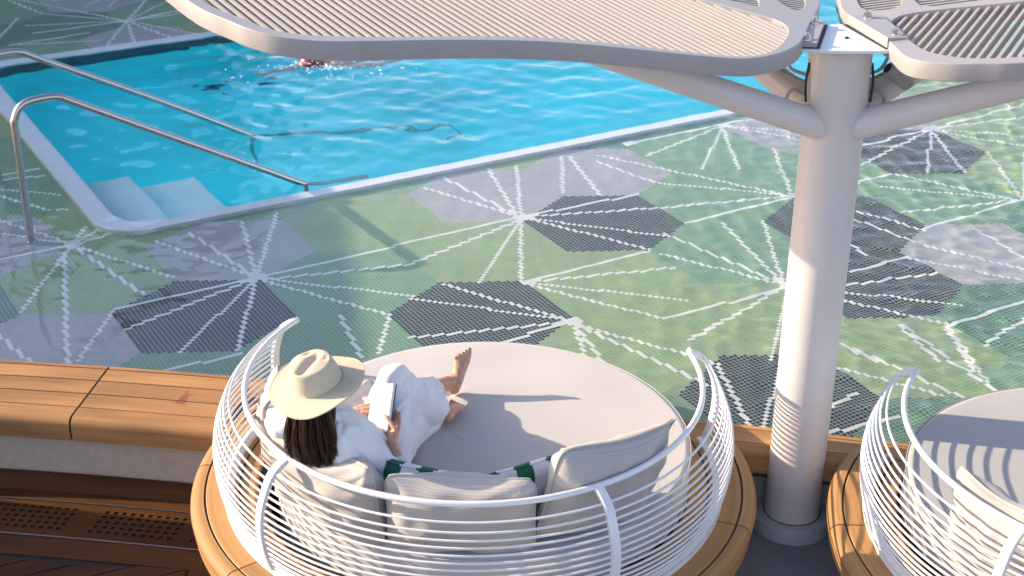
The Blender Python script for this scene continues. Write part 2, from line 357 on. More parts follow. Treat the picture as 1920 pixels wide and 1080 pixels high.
# pool rim, basin, steps
WZ = .095
rim = poly_plan([tw(*p) for p in rrect(*PO, n=10)], [[tw(*p) for p in rrect(*PI_, n=10)]], -.05, .070, 'pool_rim', M['rim'], bevel=.008)
tag(rim, kind='structure')
def basin_mat(name, col):
    m, t, b, o = newmat(name); tc = t.nodes.new('ShaderNodeTexCoord')
    n = N(t, 'ShaderNodeTexNoise', Scale=.8, Detail=3.); t.links.new(tc.outputs['Object'], n.inputs[0])
    t.links.new(ramp(t, n.outputs[0], [(.3, [c * .88 for c in col]), (.7, [c * 1.1 for c in col])]), b.inputs['Base Color']); b.inputs['Roughness'].default_value = .5; return m
M['basin'] = basin_mat('basin_blue', (.05, .95, 1.0)); M['pstep'] = basin_mat('step_blue', (.78, .97, .98)); M['band'] = plain('waterline_band', (.03, .09, .11), .3, noise=.3, nscale=20)
mb = MB(); P = [tw(*p) for p in rrect(*PI_, n=10)]; n = len(P)
for (za, zb, mi) in ((.03, -.22, 1), (-.22, -.95, 0)):
    mb.add([(x, y, za) for x, y in P] + [(x, y, zb) for x, y in P], [(i, (i + 1) % n, n + (i + 1) % n, n + i) for i in range(n)], m=mi)
mb.add([(x, y, -.95) for x, y in P], [tuple(range(n))], m=0)
basin = tag(mb.build('pool_basin', [M['basin'], M['band']], smooth=0), kind='structure'); STEPS = []
for (u0, u1, zt) in ((15.3, 29, -.20), (29.2, 48, -.46)):
    w1 = -40.8
    L = [(u0, -84), (u1, -84), (u1, w1), (u0, w1)]
    if u0 < 16: L = [(u0, -84), (u1, -84), (u1, w1)] + [(15.3 + 10 - 10 * math.sin(R(a)), -40.8 - 10 + 10 * math.cos(R(a))) for a in range(0, 91, 15)]
    STEPS.append(tag(poly_plan([tw(*p) for p in L], [], -.94, zt, 'pool_steps', M['pstep'], bevel=.01), kind='structure'))
mb = MB()
for (x, y) in ((-2.76, 12.25), (-2.25, 12.6)):
    pass
# ------------------------------------------------------------------ water
def waves(X, Y, amp, lam0, lam1, n, seed, aniso=0.0, ang0=0.0):
    r = np.random.default_rng(seed); Z = np.zeros_like(X)
    for i in range(n):
        lam = lam0 * (lam1 / lam0) ** (r.random()); k = 2 * math.pi / lam
        th = ang0 + (r.normal() * (1.6 - aniso)); ph = r.random() * 6.28
        env = 1 + .5 * np.sin(X * .9 * math.cos(ph * 3) + Y * .9 * math.sin(ph * 3) + ph)
        Z += env * (lam / lam1) ** 1.1 * np.sin(k * (X * math.cos(th) + Y * math.sin(th)) + ph + .6 * np.sin(k * .31 * (X * math.sin(th) - Y * math.cos(th)) + ph * 2))
    return Z / math.sqrt(n) * amp
def water_sheet(name, inside, x0, x1, y0, y1, step, amp, lam0, lam1, mat, seed, z=WZ, **k):
    xs = np.arange(x0, x1, step); ys = np.arange(y0, y1, step); X, Y = np.meshgrid(xs, ys)
    u, w_ = to_uw(X, Y)
    dp = np.minimum(np.minimum(u - 9, 430 - u), np.minimum(w_ + 199, -38.5 - w_)); pool = np.clip((dp - 2) / 14, 0, 1); pool = pool * pool * (3 - 2 * pool)
    Ws = waves(X, Y, .0090, .07, .45, 46, 5, aniso=.4, ang0=1.2) * (.28 + .80 * np.clip((X - .2) / 2.2 + (9 - Y) * .06, 0, 1))
    near = np.clip(np.hypot((u - 30) / 45, (w_ + 50) / 55), .35, 1); near = near * (1 - .45 * np.clip((X + .5) / 3, 0, 1))
    Wp = waves(X, Y, .0095, .10, .50, 60, 3, aniso=.75, ang0=1.35) * near + waves(X, Y, .003, .6, 1.4, 12, 8, aniso=.9, ang0=1.35)
    Z = z + Ws * (1 - pool) + Wp * pool
    keep = inside(X, Y); idx = -np.ones(X.shape, int)
    cell = keep[:-1, :-1] & keep[1:, :-1] & keep[:-1, 1:] & keep[1:, 1:]
    used = np.zeros(X.shape, bool); used[:-1, :-1] |= cell; used[1:, :-1] |= cell; used[:-1, 1:] |= cell; used[1:, 1:] |= cell
    idx[used] = np.arange(used.sum()); v = np.stack([X[used], Y[used], Z[used]], 1)
    f = np.stack([idx[:-1, :-1][cell], idx[:-1, 1:][cell], idx[1:, 1:][cell], idx[1:, :-1][cell]], 1)
    me = bpy.data.meshes.new(name); me.vertices.add(len(v)); me.vertices.foreach_set('co', v.astype('f').ravel())
    me.loops.add(f.size); me.loops.foreach_set('vertex_index', f.astype('i').ravel()); me.polygons.add(len(f))
    me.polygons.foreach_set('loop_start', np.arange(0, f.size, 4, dtype='i')); me.update(calc_edges=True); me.validate()
    me.shade_smooth(); me.materials.append(mat); return link(name, me)
def to_uw(X, Y):
    dx, dy = X - TX, Y - TY; return (dx * TC + dy * TS_) / TL, (dx * TS_ - dy * TC) / TL
def np_rr(u, w, u0, u1, w0, w1, r):
    cu = np.clip(u, u0 + r, u1 - r); cw = np.clip(w, w0 + r, w1 - r); return (u - cu) ** 2 + (w - cw) ** 2 <= r * r
def in_pool(X, Y):
    u, w_ = to_uw(X, Y); return np_rr(u, w_, 12, 427, -196, -40.7, 10)
def vis(X, Y): return (Y < 15.6) & (X > -.36 * Y - 2.5) & (X < .36 * Y + 2.5)
def in_shallow(X, Y):
    u, w_ = to_uw(X, Y); return vis(X, Y) & ~np_rr(u, w_, 12.8, 426.2, -195.2, -41.5, 10) & (Y > by(X) - .03)
def water_mat(name, tint, bmp, bs, gl=1.0):
    m, t, b, o = newmat(name); t.nodes.remove(b); tc = t.nodes.new('ShaderNodeTexCoord')
    tr = N(t, 'ShaderNodeBsdfTransparent'); tr.inputs[0].default_value = (*tint, 1)
    g = N(t, 'ShaderNodeBsdfGlossy'); g.inputs['Roughness'].default_value = .03
    mx = t.nodes.new('ShaderNodeMixShader'); geo = t.nodes.new('ShaderNodeNewGeometry')
    n = N(t, 'ShaderNodeTexNoise', Scale=bs, Detail=4., Roughness=.55, Distortion=.6); t.links.new(tc.outputs['Object'], n.inputs[0])
    bp = N(t, 'ShaderNodeBump', Strength=bmp, Distance=.02); t.links.new(n.outputs[0], bp.inputs['Height']); t.links.new(bp.outputs[0], g.inputs['Normal'])
    dt = N(t, 'ShaderNodeVectorMath', operation='DOT_PRODUCT'); t.links.new(bp.outputs[0], dt.inputs[0]); t.links.new(geo.outputs['Incoming'], dt.inputs[1])
    ab = N(t, 'ShaderNodeMath', operation='ABSOLUTE'); t.links.new(dt.outputs['Value'], ab.inputs[0])
    om = N(t, 'ShaderNodeMath', operation='SUBTRACT'); om.inputs[0].default_value = 1; t.links.new(ab.outputs[0], om.inputs[1])
    pw = N(t, 'ShaderNodeMath', operation='POWER'); pw.inputs[1].default_value = 5; t.links.new(om.outputs[0], pw.inputs[0])
    fr = N(t, 'ShaderNodeMath', operation='MULTIPLY_ADD'); fr.inputs[1].default_value = .98; fr.inputs[2].default_value = .02; t.links.new(pw.outputs[0], fr.inputs[0])
    t.links.new(fr.outputs[0], mx.inputs[0]); t.links.new(tr.outputs[0], mx.inputs[1]); t.links.new(g.outputs[0], mx.inputs[2]); t.links.new(mx.outputs[0], o.inputs[0]); return m
def glass_water(name):
    m, t, b, o = newmat(name)
    b.inputs['Base Color'].default_value = (1, 1, 1, 1); b.inputs['Roughness'].default_value = 0; b.inputs['IOR'].default_value = 1.333; b.inputs['Transmission Weight'].default_value = 1
    return m
MNEE = True
M['water_pool'] = glass_water('pool_water')
M['water_film'] = glass_water('shallow_water') if MNEE else water_mat('shallow_water', (.93, 1.0, .97), .12, 14)
wf = tag(water_sheet('water', lambda X, Y: vis(X, Y) & (Y > by(X) - .03), -8.4, 8.4, 5.2, 15.7, .0225, 0, 0, 0, M['water_film'], 0), kind='structure')
if MNEE:
    sl.cycles.is_caustics_light = True; wf.cycles.is_caustics_caster = True;  floor_tiles.cycles.is_caustics_receiver = True; rim.cycles.is_caustics_receiver = True
    for o in [basin] + STEPS: o.cycles.is_caustics_receiver = True
    SC.cycles.caustics_refractive = True

# far deck beyond and below everything
mb = MB(); mb.add([(-300, -60, -3), (300, -60, -3), (300, 500, -3), (-300, 500, -3)], [(0, 1, 2, 3)]); 
tag(mb.build('lower_deck', M['grey_deck'], smooth=0), kind='structure')
mb = MB(); mb.add([(-1.0, 2.0, -.3), (6.5, 2.0, -.3), (6.5, 6.9, -.3), (-1.0, 6.9, -.3)], [(0, 1, 2, 3)]); mb.add([(-9, 2.0, -.3), (-1.0, 2.0, -.3), (-1.0, 5.0, -.3), (-9, 5.0, -.3)], [(0, 1, 2, 3)])
tag(mb.build('deck_floor', M['grey_deck'], smooth=0), kind='structure')
# outer basin shell under the mosaic
mb = MB(); mb.add([(-9, 16, -.004), (9, 16, -.004), (9, 16, -.6), (-9, 16, -.6)], [(0, 1, 2, 3)])

# ------------------------------------------------------------------ teak bench along the pool edge
def plank(mb, x0, x1, d0, d1, z, th, off, nose=False, m=0):
    P, Q = bench_path(x0, x1, max(4, int((x1 - x0) * 14)))
    if nose:
        r = .045; prof = [(d0, z - th), (d0, z)] + [(d1 - r + r * math.sin(R(a)), z - r + r * math.cos(R(a))) for a in range(0, 91, 15)] + [(d1, z - th)]
    else:
        b = .003; prof = [(d0, z - th), (d0, z - b), (d0 + b, z), (d1 - b, z), (d1, z - b), (d1, z - th)]
    sweep(mb, P, Q, prof, off=off, m=m)
bench = thing('teak_bench', 'long curved teak bench with a dark stain, left of the occupied daybed', 'bench', (0, 0, 0))
mb = MB()
for k, (d0, d1, nose, th) in enumerate([(.0, .026, 0, .03), (.035, .154, 0, .03), (.163, .294, 0, .03), (.303, .434, 0, .03), (.443, .565, 1, .125)]):
    for j, (x0, x1) in enumerate(((-5.2, -2.165 + (-.006)), (-2.165 + .006, -1.36))):
        plank(mb, x0, x1, d0, d1, .12, th, 3.7 * k + 11.3 * j, nose)
seat = mb.build('seat', M['teak_bench'], bench)
mb = MB(); P, Q = bench_path(-5.2, -1.0, 40); sweep(mb, P, Q, [(.004, -.02), (.004, .115), (.53, .115), (.53, .07), (.55, .07), (.55, -.0), (.53, -.02)]); mb.build('seat_backing', M['caulk'], bench)
mb = MB(); sweep(mb, P, Q, [(.40, -.3), (.40, .0), (.52, .0), (.52, -.24), (.52, -.3)]); mb.build('riser', M['stone'], bench)
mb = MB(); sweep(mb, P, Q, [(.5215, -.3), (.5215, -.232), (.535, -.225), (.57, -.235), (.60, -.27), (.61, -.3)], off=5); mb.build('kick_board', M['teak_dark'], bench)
cop = thing('teak_coping', 'narrow teak coping board on the pool edge behind the white column, between the two daybeds', 'coping', (0, 0, 0))
mb = MB()
for k, (d0, d1, nose, th) in enumerate([(.0, .028, 0, .03), (.035, .164, 0, .03), (.173, .22, 1, .135)]):
    plank(mb, -1.355, 5.0, d0, d1, .1195, th, 20 + 3.1 * k, nose)
mb.build('boards', M['teak'], cop)
mb = MB(); P, Q = bench_path(-1.2, 5.0, 50); sweep(mb, P, Q, [(.004, -.02), (.004, .115), (.175, .115), (.175, -.02)]); mb.build('backing', M['caulk'], cop)
mb = MB(); sweep(mb, P, Q, [(-.01, -.6), (-.01, .0), (.10, .0), (.10, -.3)]); sweep(mb, P, Q, [(.10, -.3), (.10, -.10), (.125, -.10), (.125, -.3)]); mb.build('fascia', M['beige'], cop)

# teak lower deck at the left
P, Q = bench_path(-5.2, -.9, 40)
mb = MB()
for k, (d0, d1) in enumerate(((.61, .685), (.70, .70), (1.00, 1.15))):
    if d1 > d0: sweep(mb, P, Q, [(d0, -.33), (d0, -.292), (d1, -.292), (d1, -.33)], off=7 * k)
# perforated drain boards with real holes
def grate(mb, xa, xb, holes):
    da, db = .70, .985; rows = 27; cols = max(1, int((xb - xa) / .0115)); 
    hole = set()
    for hx in holes:
        for r_ in range(5):
            for c_ in range(10):
                i0 = int((hx + c_ * .046 - r_ * .006 - xa) / (xb - xa) * cols); j0 = 4 + r_ * 4
                for a in (0, 1):
                    for b in (0, 1): hole.add((i0 + a, j0 + b))
    vs = []; 
    for i in range(cols + 1):
        x = xa + (xb - xa) * i / cols; n = byn(x); y = by(x)
        for j in range(rows + 1):
            d = da + (db - da) * j / rows; vs.append((x + n[0] * d, y + n[1] * d, -.293))
    q = rows + 1; fs = []; uv = []
    for i in range(cols):
        for j in range(rows):
            if (i, j) in hole: continue
            fs.append((i * q + j, i * q + j + 1, (i + 1) * q + j + 1, (i + 1) * q + j)); a, b = i * .0115, 3 + j * .0105; uv.append([(a, b), (a, b + .0105), (a + .0115, b + .0105), (a + .0115, b)])
    mb.add(vs, fs, uv)
grate(mb, -5.2, -.95, [-3.12 + .0, -2.52, -1.93, -1.40])
# diagonal planks beyond the border
bo = 1.156
for k in range(30):
    x0 = -5.4 + k * .165
    vs = []; fs = []; uv = []; K = 14
    for i in range(K + 1):
        s = i / K * 2.2
        for e in (0, .155):
            vs.append((x0 + e + s * .93, 4.2 + s * .42 + 0, -.2925))
    # clipped against the border board by height of y
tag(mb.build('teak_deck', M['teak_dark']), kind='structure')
mb = MB()
ca, sa = math.cos(R(24)), math.sin(R(24))
def clip_poly(poly, f):
    out = []
    for i in range(len(poly)):
        a, b = poly[i], poly[(i + 1) % len(poly)]; fa, fb = f(a), f(b)
        if fa >= 0: out.append(a)
        if (fa >= 0) != (fb >= 0): t_ = fa / (fa - fb); out.append((a[0] + (b[0] - a[0]) * t_, a[1] + (b[1] - a[1]) * t_))
    return out
def plank_cell(x0, x1):
    for k in range(-30, 30):
        wd = .118; a = k * (wd + .007)
        L = 3.0
        for jn, (s0, s1) in enumerate(((-4.5 + (k % 3) * .55, -2.03 + (k % 3) * .5), (-2.024 + (k % 3) * .5, 3))):
            base = (-2.3, 5.6)
            q = [(base[0] + s * ca - t_ * sa, base[1] + s * sa + t_ * ca) for s, t_ in ((s0, a), (s1, a), (s1, a + wd), (s0, a + wd))]
            yl = by(-2.2) - bo
            for f in (lambda p: p[0] - x0, lambda p: x1 - p[0], lambda p: (by(p[0]) - bo - .006) - p[1], lambda p: p[1] - 4.6):
                if q: q = clip_poly(q, f)
            if len(q) >= 3:
                off = (k * 5.3 + jn * 2.1) % 40
                mb.add([(x, y, -.292) for x, y in q], [tuple(range(len(q)))], [[((x - base[0]) * ca + (y - base[1]) * sa + off, -(x - base[0]) * sa + (y - base[1]) * ca + off * .3) for x, y in q]])
plank_cell(-5.2, -1.535); plank_cell(-1.52, -.6)
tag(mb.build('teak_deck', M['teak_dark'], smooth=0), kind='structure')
mb = MB(); mb.add([(-6, 4.0, -.298), (-.7, 4.0, -.298), (-.7, 5.6, -.298), (-6, 5.9, -.298)], [(0, 1, 2, 3)]); sweep(mb, P, Q, [(.4, -.33), (.4, -.299), (1.3, -.299), (1.3, -.33)]);
tag(mb.build('deck_caulking', M['caulk'], smooth=0), kind='structure')
mb = MB()
for d in (.692, .992): sweep(mb, P, Q, [(d - .006, -.31), (d - .006, -.289), (d + .006, -.289), (d + .006, -.31)])
tag(mb.build('deck_trim', M['steel']), kind='structure')

# ------------------------------------------------------------------ daybeds
PROF = catmull([(1.16, .13), (1.19, .225), (1.206, .34), (1.198, .44), (1.17, .525), (1.127, .600), (1.05, .645)], 8)
_l = [0]
for i in range(1, len(PROF)): _l.append(_l[-1] + math.dist(PROF[i], PROF[i - 1]))
def prof_at(s): 
    s *= _l[-1]; return (float(np.interp(s, _l, [p[0] for p in PROF])), float(np.interp(s, _l, [p[1] for p in PROF])))
A0, A1 = R(148.5), R(374.5)
def make_daybed(label, mat, seated=False):
    t = thing('daybed', label, 'daybed', (-.17, 6.03, 0), 0, 'round daybeds on the teak ring platforms')
    # base plinth and pale pedestal
    mb = MB(); lathe(mb, [(1.0, -.3), (1.215, -.3), (1.215, .02), (1.0, .02)], n=72, a0=R(150), a1=R(374)); mb.build('base', M['plinth'], t)
    mb = MB(); lathe(mb, [(0, .125), (.92, .125), (.93, .11), (.93, -.05)], n=72); mb.build('pedestal', M['platform'], t)
    # ring boards
    mb = MB(); segs = [A0 - R(1), R(178.3), R(218.3), R(259), R(300), R(340.6), A1 + R(3)]
    for k in range(6):
        a, b = segs[k] + .0032, segs[k + 1] - .0032
        for (r0, r1, nose) in ((1.02, 1.103, 0), (1.112, 1.261, 0), (1.271, 1.335, 1)):
            P = ring_path((0, 0), 1.0, a, b, 26)
            if nose:
                rr = .045; prof = [(r0, -.0), (r0, .123)] + [(r1 - rr + rr * math.sin(R(g)), .123 - rr + rr * math.cos(R(g))) for g in range(0, 91, 15)] + [(r1 - .012, -.005), (r1 - .03, -.01)]
            else: prof = [(r0, .08), (r0, .12), (r0 + .003, .123), (r1 - .003, .123), (r1, .12), (r1, .08)]
            sweep(mb, [(0, 0)] * len(P), P, prof, off=4.3 * k + r0 * 9)
    mb.build('ring_boards', M['teak'], t)
    mb = MB(); P = ring_path((0, 0), 1.0, A0 - R(1), A1 + R(3), 90); sweep(mb, [(0, 0)] * len(P), P, [(.98, .0), (.98, .117), (1.28, .117), (1.28, .075), (1.32, .075), (1.32, .0)]); mb.build('ring_caulking', M['caulk'], t)
    # mattress
    mt = bpy.data.objects.new('mattress', None); bpy.data.objects.remove(mt)
    r, n = .965, 240; mb = MB()
    pr = [(0, .338)] + [(r * k / 70, .338 - .006 * (k / 70) ** 6) for k in range(1, 70)] + [(r - .012, .33), (r - .003, .325), (r, .315), (r + .004, .24), (r, .155), (r - .006, .14), (r - .02, .133)]
    lathe(mb, pr, (.045, -.02, 0), n)
    mo = mb.build('mattress', mat, t, smooth=70)
    me = mo.data
    for v in me.vertices:   # soft rumples near the heel and the seat
        x, y = v.co.x - .045, v.co.y + .02
        if v.co.z > .3:
            f = min(1, max(0, (r - math.hypot(x, y)) / .12)); v.co.z += .003 * f * math.sin(x * 7 + 2 * math.sin(y * 4)) * math.sin(y * 6 + x * 3)
            if seated:      # sag under the sitter, heel dimple and the creases pulled towards them
                for cx, cy, rr, dp in ((-.50, -.41, .22, .030), (-.16, .39, .05, .012), (-.17, .09, .08, .012)):
                    d = math.hypot(v.co.x - cx, v.co.y - cy); a = math.atan2(v.co.y - cy, v.co.x - cx)
                    v.co.z += f * (-dp * math.exp(-(d / rr) ** 2) + dp * .30 * math.exp(-((d - rr * 1.7) / (rr * .8)) ** 2) * max(0, math.sin(a * 7 + 2 * math.sin(a * 3 + rr * 40))) ** 2)
    mb = MB()
    for z in (.322, .145): tube(mb, [(.045 + (r + .003) * math.cos(a), -.02 + (r + .003) * math.sin(a), z) for a in np.linspace(0, 2 * math.pi, 120, endpoint=False)], .005, 6, closed=True)
    mb.build('piping', mat, mo)
    # fence
    def pt(a, s, dr=0): q, z = prof_at(s); return ((q + dr) * math.cos(a), (q + dr) * math.sin(a), z)
    mb = MB(); tube(mb, [pt(A0 + (A1 - A0) * i / 110, 1.0) for i in range(111)], .0135, 10); mb.build('top_rail', M['white'], t)
    for s in (.86, .79, .735, .685, .632, .578, .526, .474, .422, .37, .318, .266, .214, .162, .11, .06):
        mb = MB()
        tube(mb, [pt(A0 + (A1 - A0) * i / 90, s) for i in range(91)], .0056, 7); mb.build('rail_bar', M['white'], t)
    mb = MB(); P = ring_path((0, 0), 1.0, A0 - .01, A1 + .01, 100); sweep(mb, [(0, 0)] * len(P), P, [(1.128, .124), (1.128, .15), (1.178, .15), (1.178, .124)]); mb.build('base_rail', M['white'], t)
    for a, wd in ((A0, .045), (R(223.3), .04), (R(300), .04), (A1, .045)):
        vs = []; K = 26
        for i in range(K + 1):
            s = i / K; q, z = prof_at(s); q2, z2 = prof_at(min(1, s + .02)); q1, z1 = prof_at(max(0, s - .02)); tx, tz = q2 - q1, z2 - z1; l = math.hypot(tx, tz); nx, nz = tz / l, -tx / l
            wdd = wd * (1 - .35 * max(0, (s - .75) / .25) ** 2 if a in (A0, A1) else 1)
            for sd, dr in ((-1, -.009), (1, -.009), (1, .013), (-1, .013)):
                rr = q + nx * dr; zz = z + nz * dr; vs.append((rr * math.cos(a) - sd * wdd / 2 * math.sin(a), rr * math.sin(a) + sd * wdd / 2 * math.cos(a), zz))
        fs = []
        for i in range(K):
            for j in range(4): fs.append((i * 4 + j, i * 4 + (j + 1) % 4, (i + 1) * 4 + (j + 1) % 4, (i + 1) * 4 + j))
        fs += [(0, 1, 2, 3), (K * 4 + 3, K * 4 + 2, K * 4 + 1, K * 4)]
        mb = MB(); mb.add(vs, fs); mb.build('strap', M['white'], t, bevel=.003)
    return t
bed1 = make_daybed('round daybed with pale mattress where the person in the straw hat sits', M['mattress'], True)
bed2 = make_daybed('empty round daybed at the right edge, its darker grey mattress holding one beige pillow', M['mattress2'])
bed2.location = (2.785, 5.56, 0); bed2.rotation_euler = (0, 0, R(-1))
for o in bed2.children:
    if o.name.startswith('mattress'): o.location = (-.075, .05, 0)

# ------------------------------------------------------------------ pillows
def pillow(name, label, mat, c, az, lean, wd, ht, th, seed, group=None, stripes=None, roll=0, sag=0.0, crease=0.017, pt=0.0):
    """stands up: local x = width, local z = height, local y = thickness; faces azimuth az"""
    r = np.random.default_rng(seed); n = 44; S = np.linspace(-1, 1, n); U_, V_ = np.meshgrid(S, S)
    ph = r.random(12) * 6.28
    prof = (np.clip(1 - np.abs(U_) ** 2.6, 0, 1) ** .55) * (np.clip(1 - np.abs(V_) ** 2.6, 0, 1) ** .55)
    px = U_ * wd / 2 * (1 - .07 * (1 - np.abs(U_)) * 0 - .055 * (1 - V_ ** 2) * np.abs(U_)); pz = V_ * ht / 2 * (1 - .06 * (1 - U_ ** 2) * np.abs(V_))
    rc = 1 - .10 * (np.abs(U_) * np.abs(V_)) ** 5; rc = rc + pt * np.clip(U_ * (V_ > 0) * V_, 0, 1) ** 9; px = px * rc; pz = pz * rc
    edge = np.abs(U_) ** 3 + np.abs(V_) ** 3
    ph = r.random(20) * 6.28
    def wr(q):
        z = np.zeros_like(U_)
        for k in range(7):
            a = ph[k] + q; f = 3 + 2.2 * k
            z += np.sin(f * (U_ * math.cos(a) + V_ * math.sin(a)) + ph[k + 8] + 1.6 * np.sin(2.3 * U_ + 1.7 * V_ + ph[k + 3])) / (k + 1.3)
        # creases radiating from the corners
        for sx in (-1, 1):
            for sz in (-1, 1):
                d = np.hypot(U_ - sx, V_ - sz); t_ = np.arctan2(V_ - sz, U_ - sx); z += .9 * np.sin(11 * t_ + q * 3) * np.exp(-d * 2.2)
        return z
    crown = sag * (V_ > 0) * (V_ ** 2) * np.cos(U_ * 2.2 + .4)
    mb = MB(); g = {}
    for side in (1, -1):
        y = side * (prof * th / 2 + crease * wr(side) * np.clip(prof * 1.6, 0, 1)) ; zz = pz - crown * .5
        vs = np.stack([px, y, zz], -1).reshape(-1, 3)
        vs[:, 1] += .012 * np.sin(px.ravel() * 9 + ph[1]) * edge.ravel()
        fs = []; uv = []
        for i in range(n - 1):
            for j in range(n - 1):
                q = (i * n + j, i * n + j + 1, (i + 1) * n + j + 1, (i + 1) * n + j); q = q if side < 0 else q[::-1]
                fs.append(q); uv.append([((k % n) / n * wd, (k // n) / n * ht) for k in q])
        mb.add(vs, fs, uv)
    o = mb.build(name, mat, smooth=80)
    bm_ = o.modifiers.new('weld', 'WELD'); bm_.merge_threshold = .0006
    o.rotation_mode = 'QUATERNION'
    Mz = Matrix.Rotation(az - math.pi / 2, 4, 'Z') @ Matrix.Rotation(lean, 4, 'X') @ Matrix.Rotation(roll, 4, 'Y')
    o.matrix_world = Matrix.Translation(c) @ Mz
    # seam piping as its own part
    bd = [(px[0, j], .0, pz[0, j]) for j in range(n)] + [(px[i, -1], 0, pz[i, -1]) for i in range(1, n)] + [(px[-1, j], 0, pz[-1, j] - crown[-1, j] * .5) for j in range(n - 2, -1, -1)] + [(px[i, 0], 0, pz[i, 0]) for i in range(n - 2, 0, -1)]
    mb = MB(); tube(mb, [(a, b + .012 * math.sin(a * 9 + ph[1]), c_) for a, b, c_ in bd], .005, 6, closed=True); s = mb.build('seam', mat, o)
    tag(o, label, 'pillow', group); return o
GP = 'corduroy pillows propped inside the round daybed fence'
C1 = Vector((-.17, 6.03, 0))
def prad(a, r, z): return (C1.x + r * math.cos(R(a)), C1.y + r * math.sin(R(a)), z)
M['stripe'] = None
def stripe_mat():
    m, t, b, o = newmat('green_white_stripe'); uv = t.nodes.new('ShaderNodeUVMap'); sp = t.nodes.new('ShaderNodeSeparateXYZ'); t.links.new(uv.outputs[0], sp.inputs[0])
    a = N(t, 'ShaderNodeMath', operation='MULTIPLY'); a.inputs[1].default_value = 6.6; t.links.new(sp.outputs[0], a.inputs[0])
    f = N(t, 'ShaderNodeMath', operation='FRACT'); t.links.new(a.outputs[0], f.inputs[0])
    g = N(t, 'ShaderNodeMath', operation='GREATER_THAN'); g.inputs[1].default_value = .5; t.links.new(f.outputs[0], g.inputs[0])
    mx = N(t, 'ShaderNodeMix', data_type='RGBA'); t.links.new(g.outputs[0], mx.inputs[0]); mx.inputs[6].default_value = (.012, .12, .065, 1); mx.inputs[7].default_value = (.75, .74, .74, 1)
    t.links.new(mx.outputs[2], b.inputs['Base Color']); b.inputs['Roughness'].default_value = .85; return m
M['stripe'] = stripe_mat()
PI = math.pi
pillow('pillow', 'beige corduroy pillow upright at the far left inside the fence, beside the straw hat', M['cord'], prad(193, .885, .50), R(-2), R(12), .42, .42, .22, 11, GP, roll=R(6), sag=.05)
pillow('pillow', 'wide beige corduroy pillow behind the seated person, left of the middle pillow', M['cord'], prad(228, .90, .50), R(48), R(8), .68, .43, .27, 12, GP, sag=.06)
pillow('pillow', 'middle beige corduroy pillow, straight on between two others at the near side of the fence', M['cord'], prad(268, .90, .50), R(88), R(7), .64, .41, .22, 13, GP, sag=.03)
pillow('pillow', 'beige corduroy pillow at the right, its pointed top corner lit by the sun', M['cord'], prad(309.5, .90, .525), R(129.5), R(8), .68, .46, .24, 14, GP, roll=R(11), sag=.0, pt=.14)
pillow('pillow', 'pale lavender corduroy pillow lying beyond the hat and the open book', M['cord_fine'], (-.76, 6.02, .42), R(-60), R(68), .46, .42, .15, 15)
pillow('pillow', 'green and white striped pillow wedged beside the seated person, left of the other striped one', M['stripe'], prad(251, .74, .47), R(71), R(14), .52, .34, .14, 16, 'green and white striped pillows', crease=.006)
pillow('pillow', 'green and white striped pillow peeking out behind the right corduroy pillow', M['stripe'], prad(292, .72, .47), R(112), R(14), .52, .34, .14, 17, 'green and white striped pillows', crease=.006)
C2 = Vector((2.785, 5.56, 0))
pillow('pillow', 'lone beige pillow leaning in the right-hand daybed', M['cord'], (C2.x + .92 * math.cos(R(213)), C2.y + .92 * math.sin(R(213)), .47), R(33), R(8), .54, .42, .20, 18, roll=R(5), sag=.04)
# ------------------------------------------------------------------ shade canopy on its column
can = thing('shade_canopy', 'two-leaf louvred shade canopy on a thick white column standing between the daybeds', 'canopy', (1.41, 6.245, -.3))
CX, CY = 1.41, 6.245
def place(o): o.matrix_parent_inverse = Matrix.Translation((-CX, -CY, .3)); return o
mb = MB(); lathe(mb, [(0, 2.185), (.130, 2.185), (.136, 2.18)] + [(.136, 2.18 - k * .1) for k in range(1, 23)] + [(.136, -.245), (.140, -.24), (.150, -.25)], (CX, CY, 0), 64); place(mb.build('column', M['column'], can))
mb = MB(); lathe(mb, [(.05, -.222), (.182, -.222), (.193, -.226), (.197, -.236), (.197, -.3)], (CX, CY, 0), 56); place(mb.build('plinth', M['plinth'], can))
mb = MB(); tube(mb, [(CX + .139 * math.cos(a), CY + .139 * math.sin(a), -.222) for a in np.linspace(0, 2 * PI, 48, endpoint=False)], .004, 6, closed=True); place(mb.build('sealant', plain('sealant', (.16, .11, .06), .8), can))
plate = [(1.20, 6.075), (1.30, 6.060), (1.41, 6.055), (1.50, 6.058), (1.565, 6.07), (1.60, 6.10), (1.535, 6.48), (1.40, 6.50), (1.36, 6.478), (1.215, 6.14)]
plate = [(1.205, 6.085), (1.30, 6.068), (1.41, 6.063), (1.52, 6.066), (1.60, 6.08), (1.55, 6.40), (1.50, 6.475), (1.34, 6.475), (1.29, 6.40)]
place(poly_plan(plate, [], 2.185, 2.2, 'cap_plate', M['white'], can, bevel=.003))
zl = lambda x, y=0: .1 * (1.35 - x); zr = lambda x, y=0: .1 * (x - 1.5)
Lout = [(-1.27, 5.679), (-1.061, 5.455), (-0.965, 5.375), (-0.863, 5.330), (-0.712, 5.329), (-0.525, 5.399), (-0.232, 5.524), (0.074, 5.624), (0.325, 5.66), (0.598, 5.666), (0.787, 5.671), (0.918, 5.697), (1.038, 5.791), (1.136, 5.923), (1.205, 6.075), (1.30, 6.40), (1.37, 6.62), (1.411, 6.794), (1.40, 7.02), (1.25, 7.22), (.95, 7.5), (.45, 7.85), (-.1, 8.05), (-.75, 8.1), (-1.35, 7.9), (-1.75, 7.45), (-1.85, 6.95), (-1.65, 6.35)]
